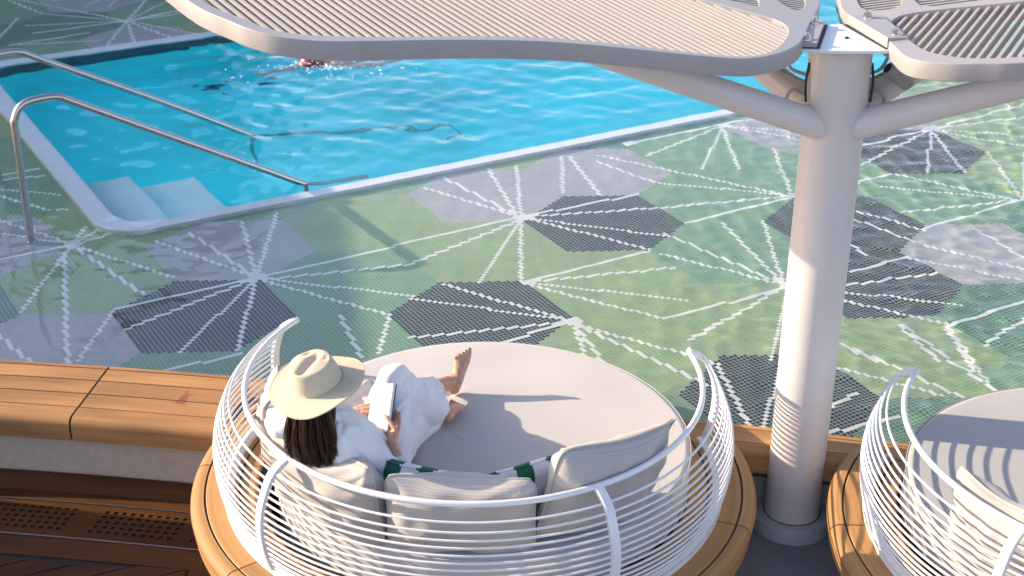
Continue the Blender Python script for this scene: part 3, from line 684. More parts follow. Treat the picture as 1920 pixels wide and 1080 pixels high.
Lin = [(-1.215, 5.702), (-1.005, 5.50), (-0.925, 5.425), (-0.793, 5.393), (-0.529, 5.457), (-0.235, 5.581), (0.074, 5.683), (0.327, 5.712), (0.602, 5.711), (0.792, 5.708), (0.923, 5.734), (1.03, 5.832), (1.115, 6.013), (1.165, 6.20), (1.15, 6.33), (1.051, 6.42), (0.86, 6.555), (.4, 6.86), (-.15, 7.2), (-.8, 7.42), (-1.35, 7.4), (-1.7, 7.2), (-1.77, 6.9), (-1.58, 6.36)]
L2 = [(1.192, 6.731), (1.212, 6.656), (1.249, 6.57), (1.295, 6.597), (1.335, 6.76), (1.33, 6.97), (1.2, 7.13), (1.02, 7.32), (1.0, 7.2)]
L3 = [(1.02, 6.58), (1.10, 6.62), (1.08, 6.78), (.9, 7.25), (.42, 7.74), (-.1, 7.96), (-.75, 8.01), (-1.3, 7.82), (-1.5, 7.58), (-1.35, 7.52), (-.75, 7.53), (-.1, 7.3), (.5, 6.94)]
Rout = [(1.498, 6.775), (1.481, 6.587), (1.52, 6.40), (1.57, 6.10), (1.594, 5.844), (1.708, 5.731), (1.863, 5.685), (2.0, 5.659), (2.4, 5.64), (2.8, 5.56), (3.3, 5.35), (3.75, 5.33), (4.1, 5.7), (4.4, 6.3), (4.65, 6.95), (4.5, 7.5), (4.0, 7.95), (3.3, 8.1), (2.7, 7.95), (2.2, 7.6), (1.75, 7.2), (1.54, 6.98)]
Rin = [(2.8, 6.56), (2.252, 6.498), (1.94, 6.487), (1.76, 6.465), (1.68, 6.42), (1.64, 6.34), (1.645, 6.194), (1.675, 5.945), (1.745, 5.831), (1.845, 5.764), (2.022, 5.731), (2.4, 5.70), (2.82, 5.62), (3.3, 5.42), (3.72, 5.41), (4.03, 5.75), (4.3, 6.3), (4.5, 6.8), (4.3, 7.0), (3.6, 6.85)]
R2 = [(1.578, 6.776), (1.572, 6.60), (1.64, 6.555), (1.73, 6.60), (1.78, 6.75), (1.95, 7.1), (2.0, 7.3), (1.8, 7.14), (1.62, 6.93)]
R3 = [(1.82, 6.58), (2.25, 6.60), (2.8, 6.68), (3.6, 6.98), (4.3, 7.13), (4.42, 7.35), (4.0, 7.82), (3.3, 8.0), (2.75, 7.86), (2.28, 7.53), (2.0, 7.1)]
def inside_segments(poly, p0, d):
    ts = []; n = len(poly)
    for i in range(n):
        a, b = poly[i], poly[(i + 1) % n]; ex, ey = b[0] - a[0], b[1] - a[1]; det = d[0] * (-ey) + ex * d[1]
        if abs(det) < 1e-9: continue
        rx, ry = a[0] - p0[0], a[1] - p0[1]; t = (rx * (-ey) + ex * ry) / det; s = (d[0] * ry - d[1] * rx) / det
        if 0 <= s < 1: ts.append(t)
    ts.sort(); return list(zip(ts[::2], ts[1::2]))
def slats(mb, poly, ang, pitch, wd, ht, zf, tilt):
    d = (math.cos(ang), math.sin(ang)); n = (-d[1], d[0])
    for k in range(-260, 260):
        jk = math.sin(k * 12.9) * .0007; p0 = (n[0] * (k * pitch + jk), n[1] * (k * pitch + jk))
        for t0, t1 in inside_segments(poly, p0, d):
            if t1 - t0 < .015: continue
            t0 -= .012; t1 += .012; vs = []
            for t_ in (t0, t1):
                x, y = p0[0] + d[0] * t_, p0[1] + d[1] * t_; z = 2.23 + zf(x) - .030
                for a, b in ((-wd / 2, -ht / 2), (wd / 2, -ht / 2), (wd / 2, ht / 2), (-wd / 2, ht / 2)):
                    a2, b2 = a * math.cos(tilt) - b * math.sin(tilt), a * math.sin(tilt) + b * math.cos(tilt)
                    vs.append((x + n[0] * a2, y + n[1] * a2, z + b2))
            mb.add(vs, [(0, 1, 5, 4), (1, 2, 6, 5), (2, 3, 7, 6), (3, 0, 4, 7), (0, 3, 2, 1), (4, 5, 6, 7)])
M['slat'] = plain('slat_paint', (.42, .38, .35), .4, noise=.04)
for lab, out, ins, zf, angs, tl in (('left leaf panel reaching over the pool', catmull(Lout, 5, True), [catmull(q, 5, True) for q in (Lin, L2, L3)], zl, (R(-60), R(-8), R(-8)), R(0)),
                                ('right leaf panel cut by the edge of the photo', catmull(Rout, 5, True), [catmull(q, 5, True) for q in (Rin, R2, R3)], zr, (R(62), R(8), R(8)), R(0))):
    pn = poly_plan(out, ins, 2.155, 2.23, 'leaf_panel', M['beige'], can, bevel=.004, zf=zf); place(pn); pn['label'] = lab
    mb = MB()
    for q, a in zip(ins, angs): slats(mb, q, a, .0385, .0125, .044, zf, tl)
    s = mb.build('slats', M['slat'], pn, smooth=30)
# mounting flanges and bolts
def flange(L, zf, dz=0):
    return place(poly_plan(L, [], 2.206, 2.226 + dz, 'flange', M['beige'], can, bevel=.003))
flange([(1.17, 6.09), (1.27, 6.085), (1.37, 6.44), (1.28, 6.45)], zl); flange([(1.565, 6.085), (1.655, 6.09), (1.62, 6.44), (1.47, 6.45)], zr, .026)
for L in ([(1.18, 6.095), (1.285, 6.09), (1.385, 6.445), (1.29, 6.455)], [(1.56, 6.09), (1.66, 6.095), (1.59, 6.425), (1.455, 6.455)]):
    place(poly_plan(L, [], 2.2005, 2.2055, 'gasket', M['rubber'], can))
for x, y, dz in ((1.235, 6.14, 0), (1.315, 6.40, 0), (1.61, 6.135, .026), (1.545, 6.40, .026)):
    mb = MB(); lathe(mb, [(0, .03), (.008, .03), (.009, .022), (.0095, .0215), (.017, .0205), (.018, .006), (.024, .005), (.025, .0)], (x, y, 2.2262 + dz), 12); place(mb.build('bolt', M['steel'], can, smooth=25))
mb = MB(); lathe(mb, [(0, 2.207), (.009, 2.206), (.01, 2.2)], (1.43, 6.25, 0), 10); place(mb.build('cap_screw', M['rubber'], can))
V0 = Vector((0, 0, 1))
# branch arms
def arm(a, b, r0, r1):
    A, B = Vector(a), Vector(b); D = (B - A).normalized(); X = D.orthogonal().normalized(); Y = D.cross(X); P = []
    for g in np.linspace(0, 2 * PI, 40, endpoint=False):
        o = A + (X * math.cos(g) + Y * math.sin(g)) * (r0 + .001); t_ = 0
        while math.hypot(o.x + D.x * t_ - CX, o.y + D.y * t_ - CY) < .1375 and t_ < .6: t_ += .002
        P.append(o + D * t_ + V0 * (.0008 * math.sin(g * 23)))
    mb = MB(); tube(mb, P, .0045, 6, closed=True); place(mb.build('weld_bead', M['column'], can))
    a, b = Vector(a), Vector(b); mb = MB(); tube(mb, [a.lerp(b, k / 12) for k in range(13)], [r0 + (r1 - r0) * k / 12 for k in range(13)], 28); return place(mb.build('branch_arm', M['column'], can, smooth=60))
arm((1.41, 6.2, 1.80), (.25, 5.95, 2.25), .067, .056); arm((1.41, 6.3, 1.80), (.75, 7.0, 2.20), .066, .058)
arm((1.41, 6.2, 1.80), (2.70, 5.95, 2.26), .067, .056); arm((1.41, 6.3, 1.80), (2.30, 6.75, 2.22), .066, .058)
# conduits, bracket rods and spotlight in the crooks
def cond(P, r, mat, nm='conduit', n=8):
    mb = MB(); tube(mb, catmull(P, 8), r, n); return place(mb.build(nm, mat, can))
for s in (-1, 1):
    X = lambda d: CX + s * d
    cond([(X(.13), 6.30, 2.02), (X(.20), 6.31, 2.05), (X(.23), 6.32, 2.14), (X(.19), 6.33, 2.19)], .008, M['plinth'])
    cond([(X(.13), 6.28, 1.94), (X(.19), 6.27, 1.96), (X(.215), 6.26, 1.91), (X(.17), 6.25, 1.86), (X(.14), 6.24, 1.90)], .008, M['plinth'])
    cond([(X(.12), 6.30, 1.98), (X(.26), 6.36, 2.03), (X(.34), 6.40, 2.10)], .011, M['beige'], 'tie_rod')
    cond([(X(.135), 6.22, 2.10), (X(.145), 6.21, 2.02), (X(.14), 6.2, 1.93)], .006, M['rubber'], 'cable')
a, b = Vector((1.63, 6.28, 2.06)), Vector((1.74, 6.31, 1.98)); mb = MB(); tube(mb, [a.lerp(b, k) for k in (0, .04, .05, .3, .31, .34, .35, .95, 1)], [.026, .03, .034, .034, .036, .036, .034, .036, .030], 20)
sp_ = place(mb.build('spotlight', M['beige'], can, smooth=50)); mb = MB(); tube(mb, [a + (a - b) * .02, a + (a - b) * -.02 , a - (a - b) * .10], [.018, .027, .028], 16); mb.build('lens', M['rubber'], sp_)

# ------------------------------------------------------------------ handrails in the pool
def onu(u, w_, z): x, y = tw(u, w_); return (x, y, z)
def rail(label, s0, w_, top, sl_end, posts, under):
    # s = metres along the tile u axis
    P = []
    for s, z in top: P.append((s / TL, z))
    x, y = tw(s0 / TL, w_); t = thing('handrail', label, 'handrail', (x, y, 0), 0, 'steel handrails over the pool steps')
    inv = Matrix.Translation((-x, -y, 0))
    pts = [onu(s / TL, w_, z) for s, z in catmull(top, 8)]
    mb = MB(); tube(mb, pts, .024, 14); r_ = mb.build('rail', M['steel'], t); r_.matrix_parent_inverse = inv
    mb = MB(); lathe(mb, [(.0, .022), (.022, .02), (.036, .014), (.042, .004), (.042, 0)], (x, y, .002), 20); mb.build('flange', M['steel'], t).matrix_parent_inverse = inv
    for s, z1, z0 in posts:
        mb = MB(); tube(mb, [onu(s / TL, w_, z1), onu(s / TL, w_, z0)], .019, 12); mb.build('post', M['steel'], t).matrix_parent_inverse = inv
    return t
w1_, w2_ = -45.28, -88.8
rail('near steel handrail, its hoop end standing on the mosaic at the left', -.2, w1_, [(-.2, 0), (-.2, .45), (-.2, .82), (-.19, .90), (-.15, .965), (-.08, .995), (.05, 1.0), (.11, .985), (.20, .935), (.72, .642), (1.30, .32), (1.70, .095), (1.80, .045), (1.90, .018), (2.2, .0)], 0, [(1.72, .09, -.42)], 0)
rail('far steel handrail, nearer to the middle of the pool, running down into the water', -.14, w2_, [(-.14, 0), (-.14, .45), (-.14, .82), (-.13, .90), (-.09, .96), (-.02, .985), (.11, .985), (.19, .95), (.28, .90), (1.07, .475), (1.76, .085), (1.86, .03), (1.98, -.02), (2.3, -.12), (2.9, -.33), (3.38, -.50), (3.46, -.53), (3.50, -.60), (3.50, -.9)], 0, [(1.77, .08, -.75)], 0)

# drains on the pool floor
M['drain'] = plain('drain_dark', (.03, .36, .45), .6)
for k, (x, y, lab) in enumerate(((-2.72, 12.95, 'dark square drain grate on the pool floor, the left one of two'), (-2.28, 13.15, 'dark square drain grate on the pool floor, the one nearer to the swimmer'))):
    t = thing('drain_grate', lab, 'drain', (x, y, -.945), PHI, 'drain grates on the pool floor')
    mb = MB(); mb.box((0, 0, .01), (.20, .15, .02)); mb.build('grate', M['drain'], t)
    mb = MB()
    for j in range(5): mb.box((0, -.06 + j * .03, .022), (.18, .008, .006))
    mb.build('bars', M['band'], t)

# ------------------------------------------------------------------ unseen blocks added to shade the floors and dull water reflections
M['pale_slab'] = plain('slab_paint', (.7, .68, .66), .5)
def slab(nm, lab, cat, pts, z0, z1):
    x = sum(p[0] for p in pts) / len(pts); y = sum(p[1] for p in pts) / len(pts); o = poly_plan([(a - x, b - y) for a, b in pts], [], z0, z1, nm, M['pale_slab']); o.location = (x, y, 0); tag(o, lab, cat); return o
slab('shade_slab', 'added pale overhang out of frame on the left, shading the mosaic', 'occluder', [(-8.5, 8.3), (-8.9, 10.75), (-10.6, 12.4), (-10.3, 14.2), (-8.8, 17.3), (-16, 18), (-16, 9.6)], 3.0, 3.25)  # added slab, outline shaped so its shadow covers the left mosaic
slab('blocker', 'added low pale bulkhead out of frame on the left of the teak floor', 'blocker', [(-4.6, 2.5), (-4.4, 2.5), (-4.4, 6.7), (-4.6, 6.7)], -.3, 1.0)  # added low wall, height set to keep the teak floor in shade
slab('dark_baffle', 'added dark deckhouse beyond the frame top, mirrored in the far left water', 'baffle', [(-22, 23), (-4.5, 23), (-4.5, 27), (-22, 27)], -.5, 6.5).data.materials[0] = plain('baffle_gloss', (.03, .06, .07), .15)  # added dark block, cuts the sky reflection in the far left water

# ------------------------------------------------------------------ the seated reader
from mathutils import noise as mn
def loft(mb, P, RR, ref, n=20):
    P = catmull(P, 6); m_ = len(P); k = len(RR); P = [Vector(p) for p in P]
    ra = np.interp(np.linspace(0, k - 1, m_), range(k), [r[0] for r in RR]); rb = np.interp(np.linspace(0, k - 1, m_), range(k), [r[1] for r in RR]); ref = Vector(ref)
    # rounded ends
    T = [(P[min(i + 1, m_ - 1)] - P[max(i - 1, 0)]).normalized() for i in range(m_)]
    rows = [(P[0] - T[0] * rb[0] * .7, T[0], ra[0] * .35, rb[0] * .35), (P[0] - T[0] * rb[0] * .45, T[0], ra[0] * .75, rb[0] * .75)] + [(P[i], T[i], ra[i], rb[i]) for i in range(m_)] + [(P[-1] + T[-1] * rb[-1] * .45, T[-1], ra[-1] * .75, rb[-1] * .75), (P[-1] + T[-1] * rb[-1] * .7, T[-1], ra[-1] * .35, rb[-1] * .35)]
    vs = []
    for p, t_, a, b in rows:
        X = (ref - t_ * ref.dot(t_)).normalized(); Y = t_.cross(X)
        for j in range(n):
            g = 2 * PI * j / n; vs.append(p + X * a * math.cos(g) + Y * b * math.sin(g))
    q = len(rows); fs = [(i * n + j, i * n + (j + 1) % n, (i + 1) * n + (j + 1) % n, (i + 1) * n + j) for i in range(q - 1) for j in range(n)]
    fs += [tuple(reversed(range(n))), tuple((q - 1) * n + j for j in range(n))]; mb.add(vs, fs)
def ball(mb, c, r, ax=None, n=14):
    c = Vector(c); X, Y, Z = ax or (Vector((1, 0, 0)), Vector((0, 1, 0)), Vector((0, 0, 1))); r = r if hasattr(r, '__len__') else (r, r, r)
    vs = []; fs = []
    for i in range(n + 1):
        a = PI * i / n
        for j in range(2 * n): g = PI * j / n; vs.append(c + X * r[0] * math.sin(a) * math.cos(g) + Y * r[1] * math.sin(a) * math.sin(g) + Z * r[2] * math.cos(a))
    for i in range(n):
        for j in range(2 * n): j2 = (j + 1) % (2 * n); fs.append((i * 2 * n + j, i * 2 * n + j2, (i + 1) * 2 * n + j2, (i + 1) * 2 * n + j))
    mb.add(vs, fs)
def organic(mb, name, mat, parent, voxel, smooth=6, disp=None):
    me = bpy.data.meshes.new('t'); me.from_pydata(mb.v, [], mb.f); me.update()
    o = bpy.data.objects.new('t', me); COL.objects.link(o)
    r = o.modifiers.new('r', 'REMESH'); r.mode = 'VOXEL'; r.voxel_size = voxel
    s = o.modifiers.new('s', 'SMOOTH'); s.factor = .5; s.iterations = smooth
    bpy.context.view_layer.update(); me2 = bpy.data.meshes.new_from_object(o.evaluated_get(bpy.context.evaluated_depsgraph_get())); bpy.data.objects.remove(o)
    if disp:
        n_ = len(me2.vertices); nn = [v.normal.copy() for v in me2.vertices]
        for v, q in zip(me2.vertices, nn): v.co = v.co + q * disp(v.co, q)
    me2.name = name; me2.materials.clear(); me2.materials.append(mat); me2.shade_smooth(); me2.update()
    ob = link(name, me2, parent); return ob
def skin_mat():
    m, t, b, o = newmat('skin'); tc = t.nodes.new('ShaderNodeTexCoord'); n = N(t, 'ShaderNodeTexNoise', Scale=45., Detail=4.); t.links.new(tc.outputs['Object'], n.inputs[0])
    t.links.new(ramp(t, n.outputs[0], [(.3, (.50, .25, .165)), (.7, (.62, .36, .26))]), b.inputs['Base Color']); b.inputs['Roughness'].default_value = .48
    b.inputs['Subsurface Weight'].default_value = .12; b.inputs['Subsurface Radius'].default_value = (.02, .008, .004); b.inputs['Subsurface Scale'].default_value = .5
    bump(t, n.outputs[0], .15, .001, b); return m
M['skin'] = skin_mat(); M['nail'] = plain('nail_polish', (.10, .012, .02), .25)
M['hair'] = plain('dark_brown_hair', (.030, .012, .007), .45, noise=.5, nscale=60)
V = Vector
per = thing('person', 'person in white shirt, trousers and straw hat reading on the daybed', 'person', (-.63, 5.60, .335))
inv4 = Matrix.Translation((.63, -5.60, -.335))
def pp(o):
    o.matrix_parent_inverse = inv4; return o
Fd, Lt, Rt = V((.47, .88, 0)), V((-.88, .47, 0)), V((.88, -.47, 0))
def hand(mb, wrist, palm_c, knuck, across, nrm, curl, thumb, sc=1.0):
    """palm from wrist to knuckle line; across = unit vector index->little; nrm = palm normal (towards palm side); curl list of per finger bend"""
    d = (knuck - wrist).normalized()
    loft(mb, [wrist, wrist.lerp(knuck, .35), wrist.lerp(knuck, .75), knuck], [(.024 * sc, .019 * sc), (.031 * sc, .016 * sc), (.037 * sc, .014 * sc), (.036 * sc, .011 * sc)], across, 16)
    for k, (L, c) in enumerate(zip((.068, .076, .070, .056), curl)):
        p = knuck + across * (-.028 + .0185 * k) * sc - d * (.004 if k in (0, 2) else (.010 if k == 3 else 0)); P = [p - d * .012]; a = 0; q = p
        dirn = d.copy()
        for s, f in enumerate((.42, .33, .25)):
            a += c * (.6, 1.0, .8)[s]; dirn = (d * math.cos(a) + nrm * math.sin(a)).normalized(); P.append(q); q = q + dirn * L * f * sc
        P.append(q); tube(mb, catmull([tuple(x) for x in P], 3), list(np.interp(np.linspace(0, 1, (len(P) - 1) * 3 + 1), [0, .25, .6, .85, 1], [.0095 * sc, .0092 * sc, .0082 * sc, .0074 * sc, .0048 * sc])), 10)
    tube(mb, catmull([tuple(x) for x in thumb], 3), list(np.interp(np.linspace(0, 1, (len(thumb) - 1) * 3 + 1), [0, .4, .8, 1], [.014 * sc, .0115 * sc, .010 * sc, .006 * sc])), 10)
def foot(mb, heel, ankle, ball_, toe_dir, side, up, big_sign):
    """side: unit vector across the foot, up: dorsal direction"""
    fw = (ball_ - heel).normalized()
    loft(mb, [heel + up * .012, heel.lerp(ball_, .25) + up * .022, heel.lerp(ball_, .55) + up * .018, heel.lerp(ball_, .85) + up * .008, ball_ + up * .003], [(.029, .030), (.031, .036), (.034, .029), (.042, .020), (.042, .015)], side, 18)
    loft(mb, [ankle, ankle.lerp(heel, .45) + fw * .018, heel.lerp(ball_, .42) + up * .02], [(.033, .036), (.034, .042), (.032, .024)], side, 16)
    nails = []
    for k in range(5):
        s = big_sign * (.031 - k * .0165); L = (.046, .043, .038, .033, .027)[k]; r_ = (.0125, .0088, .0082, .0078, .0075)[k]
        p = ball_ + side * s - fw * (.004 + .0045 * k) + up * .001; e = p + toe_dir * L
        m_ = p.lerp(e, .55) + up * .006
        tube(mb, catmull([tuple(p - fw * .015), tuple(p), tuple(m_), tuple(e)], 3), [r_ * f for f in (.9, 1, 1.0, 1.0, .98, .95, .95, .98, .92, .6)], 10)
        nails.append((e - toe_dir * .007 + up * r_ * .72, r_))
    return nails
# joints
Pv = V((-.63, 5.60, .45)); wa = V((-.69, 5.52, .56)); ch = V((-.77, 5.42, .70)); sh = V((-.83, 5.36, .79)); shL = V((-.97, 5.435, .75)); shR = V((-.69, 5.285, .745))
nk = V((-.84, 5.36, .85)); hd = V((-.805, 5.385, .95))
elR = V((-.455, 5.42, .455)); wrR = V((-.512, 5.515, .605)); elL = V((-.88, 5.69, .56)); wrL = V((-.735, 5.70, .615))
hipR = V((-.56, 5.57, .455)); knR = V((-.535, 5.90, .69)); anR = V((-.325, 6.13, .405)); hipL = V((-.71, 5.65, .45)); knL = V((-.54, 6.05, .50)); anL = V((-.325, 6.35, .425))
# --- body: one continuous surface
mb = MB()
loft(mb, [Pv, wa, ch, sh + V((0, 0, -.03))], [(.15, .10), (.12, .085), (.13, .085), (.11, .05)], Rt, 24)
loft(mb, [sh, nk, hd - V((0, 0, .04))], [(.055, .045), (.045, .047), (.055, .06)], Rt, 18)
fz = V((.52, .72, -.46)).normalized(); hx = fz.cross(V((0, 0, 1))).normalized(); hz = hx.cross(fz).normalized()
ball(mb, hd, (.073, .092, .105), (hx, fz, hz)); ball(mb, hd + fz * .02 - hz * .05, (.055, .068, .058), (hx, fz, hz))
loft(mb, [hd + fz * .088 + hz * .012, hd + fz * .108 - hz * .018, hd + fz * .094 - hz * .03], [(.008, .008), (.013, .012), (.015, .008)], hx, 10)
for s in (-1, 1):
    ball(mb, hd + fz * .092 - hz * .052 + hx * s * .009, (.016, .008, .0055), (hx, fz, hz), 8)
    ball(mb, hd + hx * s * .075 - fz * .008 - hz * .012, (.010, .018, .030), (hx, fz, hz), 8); ball(mb, hd + fz * .083 + hz * .022 + hx * s * .031, (.020, .010, .006), (hx, fz, hz), 8)
for a, b, c in ((shL, elL, wrL), (shR, elR, wrR)): loft(mb, [a, a.lerp(b, .5), b], [(.036, .036), (.038, .038), (.035, .035)], (0, 0, 1), 14); loft(mb, [b, b.lerp(c, .35), c], [(.037, .037), (.036, .034), (.024, .020)], (0, 0, 1), 14)
for a, b, c in ((hipL, knL, anL), (hipR, knR, anR)): loft(mb, [a, a.lerp(b, .5), b], [(.085, .085), (.072, .072), (.055, .055)], Rt, 16); loft(mb, [b, b.lerp(c, .3), c], [(.053, .053), (.052, .052), (.032, .033)], Rt, 16)
# right hand gripping the book edge, left hand flat on the page
ell = V((.02, .17, .15)).normalized()
pgn = V((-.52, -.62, .58)).normalized()
bS = V((-.612, 5.585, .605)); up = V((.02, .17, .15)).normalized(); w1v = V((.075, -.030, .024)); vw = V((.08, -.82, .56)); n1 = up.cross(w1v).normalized(); n1 = n1 if n1.dot(vw) > 0 else -n1
w1n = w1v.normalized(); kn = bS + w1v + up * .055 - n1 * .040 + w1n * .004
hand(mb, wrR, None, kn, -w1n, n1, (.05, .08, .12, .15), [wrR + w1n * .010 + n1 * .010, kn.lerp(wrR, .5) + w1n * .022 + n1 * .022, bS + w1v + up * .050 + n1 * .010 + w1n * .006, bS + w1v * .72 + up * .078 + n1 * .010], .95)
hand(mb, wrL, None, V((-.672, 5.700, .640)), V((.12, -.80, -.42)).normalized(), V((.1, .45, -.85)).normalized(), (.10, .14, .2, .28), [wrL + V((.018, .016, .005)), V((-.695, 5.74, .632)), V((-.668, 5.752, .640)), V((-.645, 5.755, .642))], .95)
sL = V((.93, .34, -.08)).normalized(); upL = V((-.45, -.75, .42)).normalized(); upL = (upL - sL * upL.dot(sL)).normalized()
nl1 = foot(mb, V((-.288, 6.395, .362)), anL, V((-.238, 6.455, .520)), (V((.06, .05, .99))).normalized(), sL, upL, 1)
sR = V((.66, -.70, .25)).normalized(); nl2 = foot(mb, V((-.300, 6.095, .372)), anR, V((-.262, 6.235, .362)), V((.20, .96, .05)).normalized(), V((.93, -.25, .1)).normalized(), V((-.12, -.05, .99)).normalized(), -1)
body = pp(organic(mb, 'body', M['skin'], per, .0034, 4))
for nl, axs in ((nl1, (sL, upL, V((0, 0, 1)))), (nl2, None)):
    for c, r_ in nl: mb = MB(); ball(mb, c, (r_ * .62, r_ * .3, r_ * .62) if axs else (r_ * .62, r_ * .6, r_ * .28), axs, 6); pp(mb.build('toenail', M['nail'], per))
em = plain('eye_white', (.7, .7, .7), .2)
for s in (-1, 1): mb = MB(); ball(mb, hd + fz * .079 + hz * .008 + hx * s * .031, .0115, None, 8); pp(mb.build('eye', em, per))
# --- shirt
def folds(amp, fr, d, seed=0., stretch=.28):
    d = V(d).normalized(); o1 = d.orthogonal().normalized(); o2 = d.cross(o1)
    def f(c, n):
        q = V((c.dot(d) * stretch, c.dot(o1), c.dot(o2))) * fr + V((seed, seed * 2, 0)); q = q + V((mn.noise(q * .5), mn.noise(q * .5 + V((9, 0, 0))), mn.noise(q * .5 + V((0, 7, 0))))) * 1.1
        a = mn.noise(q); b = mn.noise(q * 2.1)
        return amp * ((1 - abs(a) * 2.6) * .7 + (1 - abs(b) * 2.4) * .3 - .35)
    return f
mb = MB()
loft(mb, [Pv + V((0, 0, -.06)), Pv, wa, ch, sh + V((0, 0, -.01))], [(.205, .16), (.20, .15), (.175, .135), (.185, .135), (.155, .095)], Rt, 26)
for sx, a, b in ((-1, shL, elL), (1, shR, elR)):
    loft(mb, [sh.lerp(a, .4), a, a.lerp(b, .5), b], [(.085, .085), (.070, .070), (.070, .068), (.062, .060)], (0, 0, 1), 18)
loft(mb, [elR, elR.lerp(wrR, .33), elR.lerp(wrR, .42)], [(.064, .060), (.052, .050), (.047, .046)], (0, 0, 1), 18)
loft(mb, [elL, elL.lerp(wrL, .5), elL.lerp(wrL, .72)], [(.062, .058), (.054, .05), (.045, .042)], (0, 0, 1), 18)
loft(mb, [Pv + V((-.02, .06, .02)), Pv + V((.05, .20, .0)), Pv + V((.08, .26, -.03))], [(.18, .09), (.15, .07), (.11, .045)], Rt, 18)
loft(mb, [shR + V((-.03, .02, -.03)), shR.lerp(elR, .45) + V((-.05, .03, -.04)), elR + V((-.06, .03, -.02))], [(.09, .10), (.10, .10), (.085, .075)], (0, 0, 1), 18)
loft(mb, [sh + V((-.01, -.02, .03)), nk + V((0, 0, .0))], [(.085, .075), (.062, .062)], Rt, 18)
pp(organic(mb, 'shirt', M['shirt'], per, .0055, 5, folds(.016, 8.5, (.35, .25, -.7), 1.3, .16)))
for e, w_, t0 in ((elR, wrR, .44), (elL, wrL, .76)):      # rolled cuffs
    mb = MB(); c0 = e.lerp(w_, t0); dd = (w_ - e).normalized(); x = dd.orthogonal().normalized(); y = dd.cross(x); m_ = 26; vs = []
    pr = [(.034, -.012), (.044, -.014), (.050, -.008), (.049, .006), (.052, .012), (.049, .026), (.040, .032), (.030, .028)]
    for j in range(m_):
        g = 2 * PI * j / m_
        for r_, h_ in pr: vs.append(c0 + (x * math.cos(g) + y * math.sin(g)) * (r_ + .002 * math.sin(3 * g)) + dd * (h_ + .003 * math.sin(2 * g)))
    q = len(pr); mb.add(vs, [(j * q + i, ((j + 1) % m_) * q + i, ((j + 1) % m_) * q + (i + 1) % q, j * q + (i + 1) % q) for j in range(m_) for i in range(q)])
    pp(mb.build('cuff', M['shirt'], per, smooth=80))
mb = MB(); P = []      # collar
for g in np.linspace(0, 2 * PI, 28, endpoint=False): P.append(nk + V((0, 0, -.012)) + Rt * .066 * math.cos(g) + Fd * .062 * math.sin(g) + V((0, 0, .012 * math.cos(2 * g))))
tube(mb, P, .013, 8, closed=True); pp(mb.build('collar', M['shirt'], per))
# --- trousers
mb = MB()
loft(mb, [Pv + V((-.03, -.02, -.03)), Pv + V((.02, .08, -.02))], [(.20, .125), (.19, .12)], Rt, 22)
loft(mb, [hipR, hipR.lerp(knR, .45), knR + V((0, -.01, -.012)), knR.lerp(anR, .12)], [(.118, .115), (.108, .105), (.080, .080), (.078, .080)], Rt, 22)
loft(mb, [knR + V((0, 0, -.015)), knR.lerp(anR, .35) + V((-.0, -.03, -.03)), knR.lerp(anR, .72) + V((0, -.02, -.02)), knR.lerp(anR, .88)], [(.078, .080), (.085, .11), (.085, .095), (.075, .062)], Rt, 22)
loft(mb, [hipR + V((.03, .03, -.02)), V((-.475, 5.80, .46)), V((-.42, 5.98, .41))], [(.085, .085), (.06, .10), (.05, .055)], Rt, 18)
loft(mb, [V((-.50, 5.74, .42)), V((-.475, 5.84, .385)), V((-.43, 5.96, .375)), V((-.365, 6.055, .375))], [(.055, .045), (.055, .045), (.05, .04), (.045, .035)], Rt, 18)
loft(mb, [V((-.48, 5.86, .52)), V((-.45, 5.93, .43))], [(.06, .12), (.06, .08)], Rt, 18)
loft(mb, [V((-.50, 5.86, .56)), V((-.42, 6.0, .45)), V((-.355, 6.08, .395))], [(.05, .10), (.055, .08), (.05, .045)], Rt, 18)
loft(mb, [hipL, hipL.lerp(knL, .5), knL, knL.lerp(anL, .5), knL.lerp(anL, .76)], [(.115, .112), (.10, .10), (.085, .082), (.074, .066), (.064, .050)], Rt, 20)
pp(organic(mb, 'trousers', M['shirt'], per, .0055, 5, folds(.015, 8.5, (.45, .75, .2), 4.1, .12)))
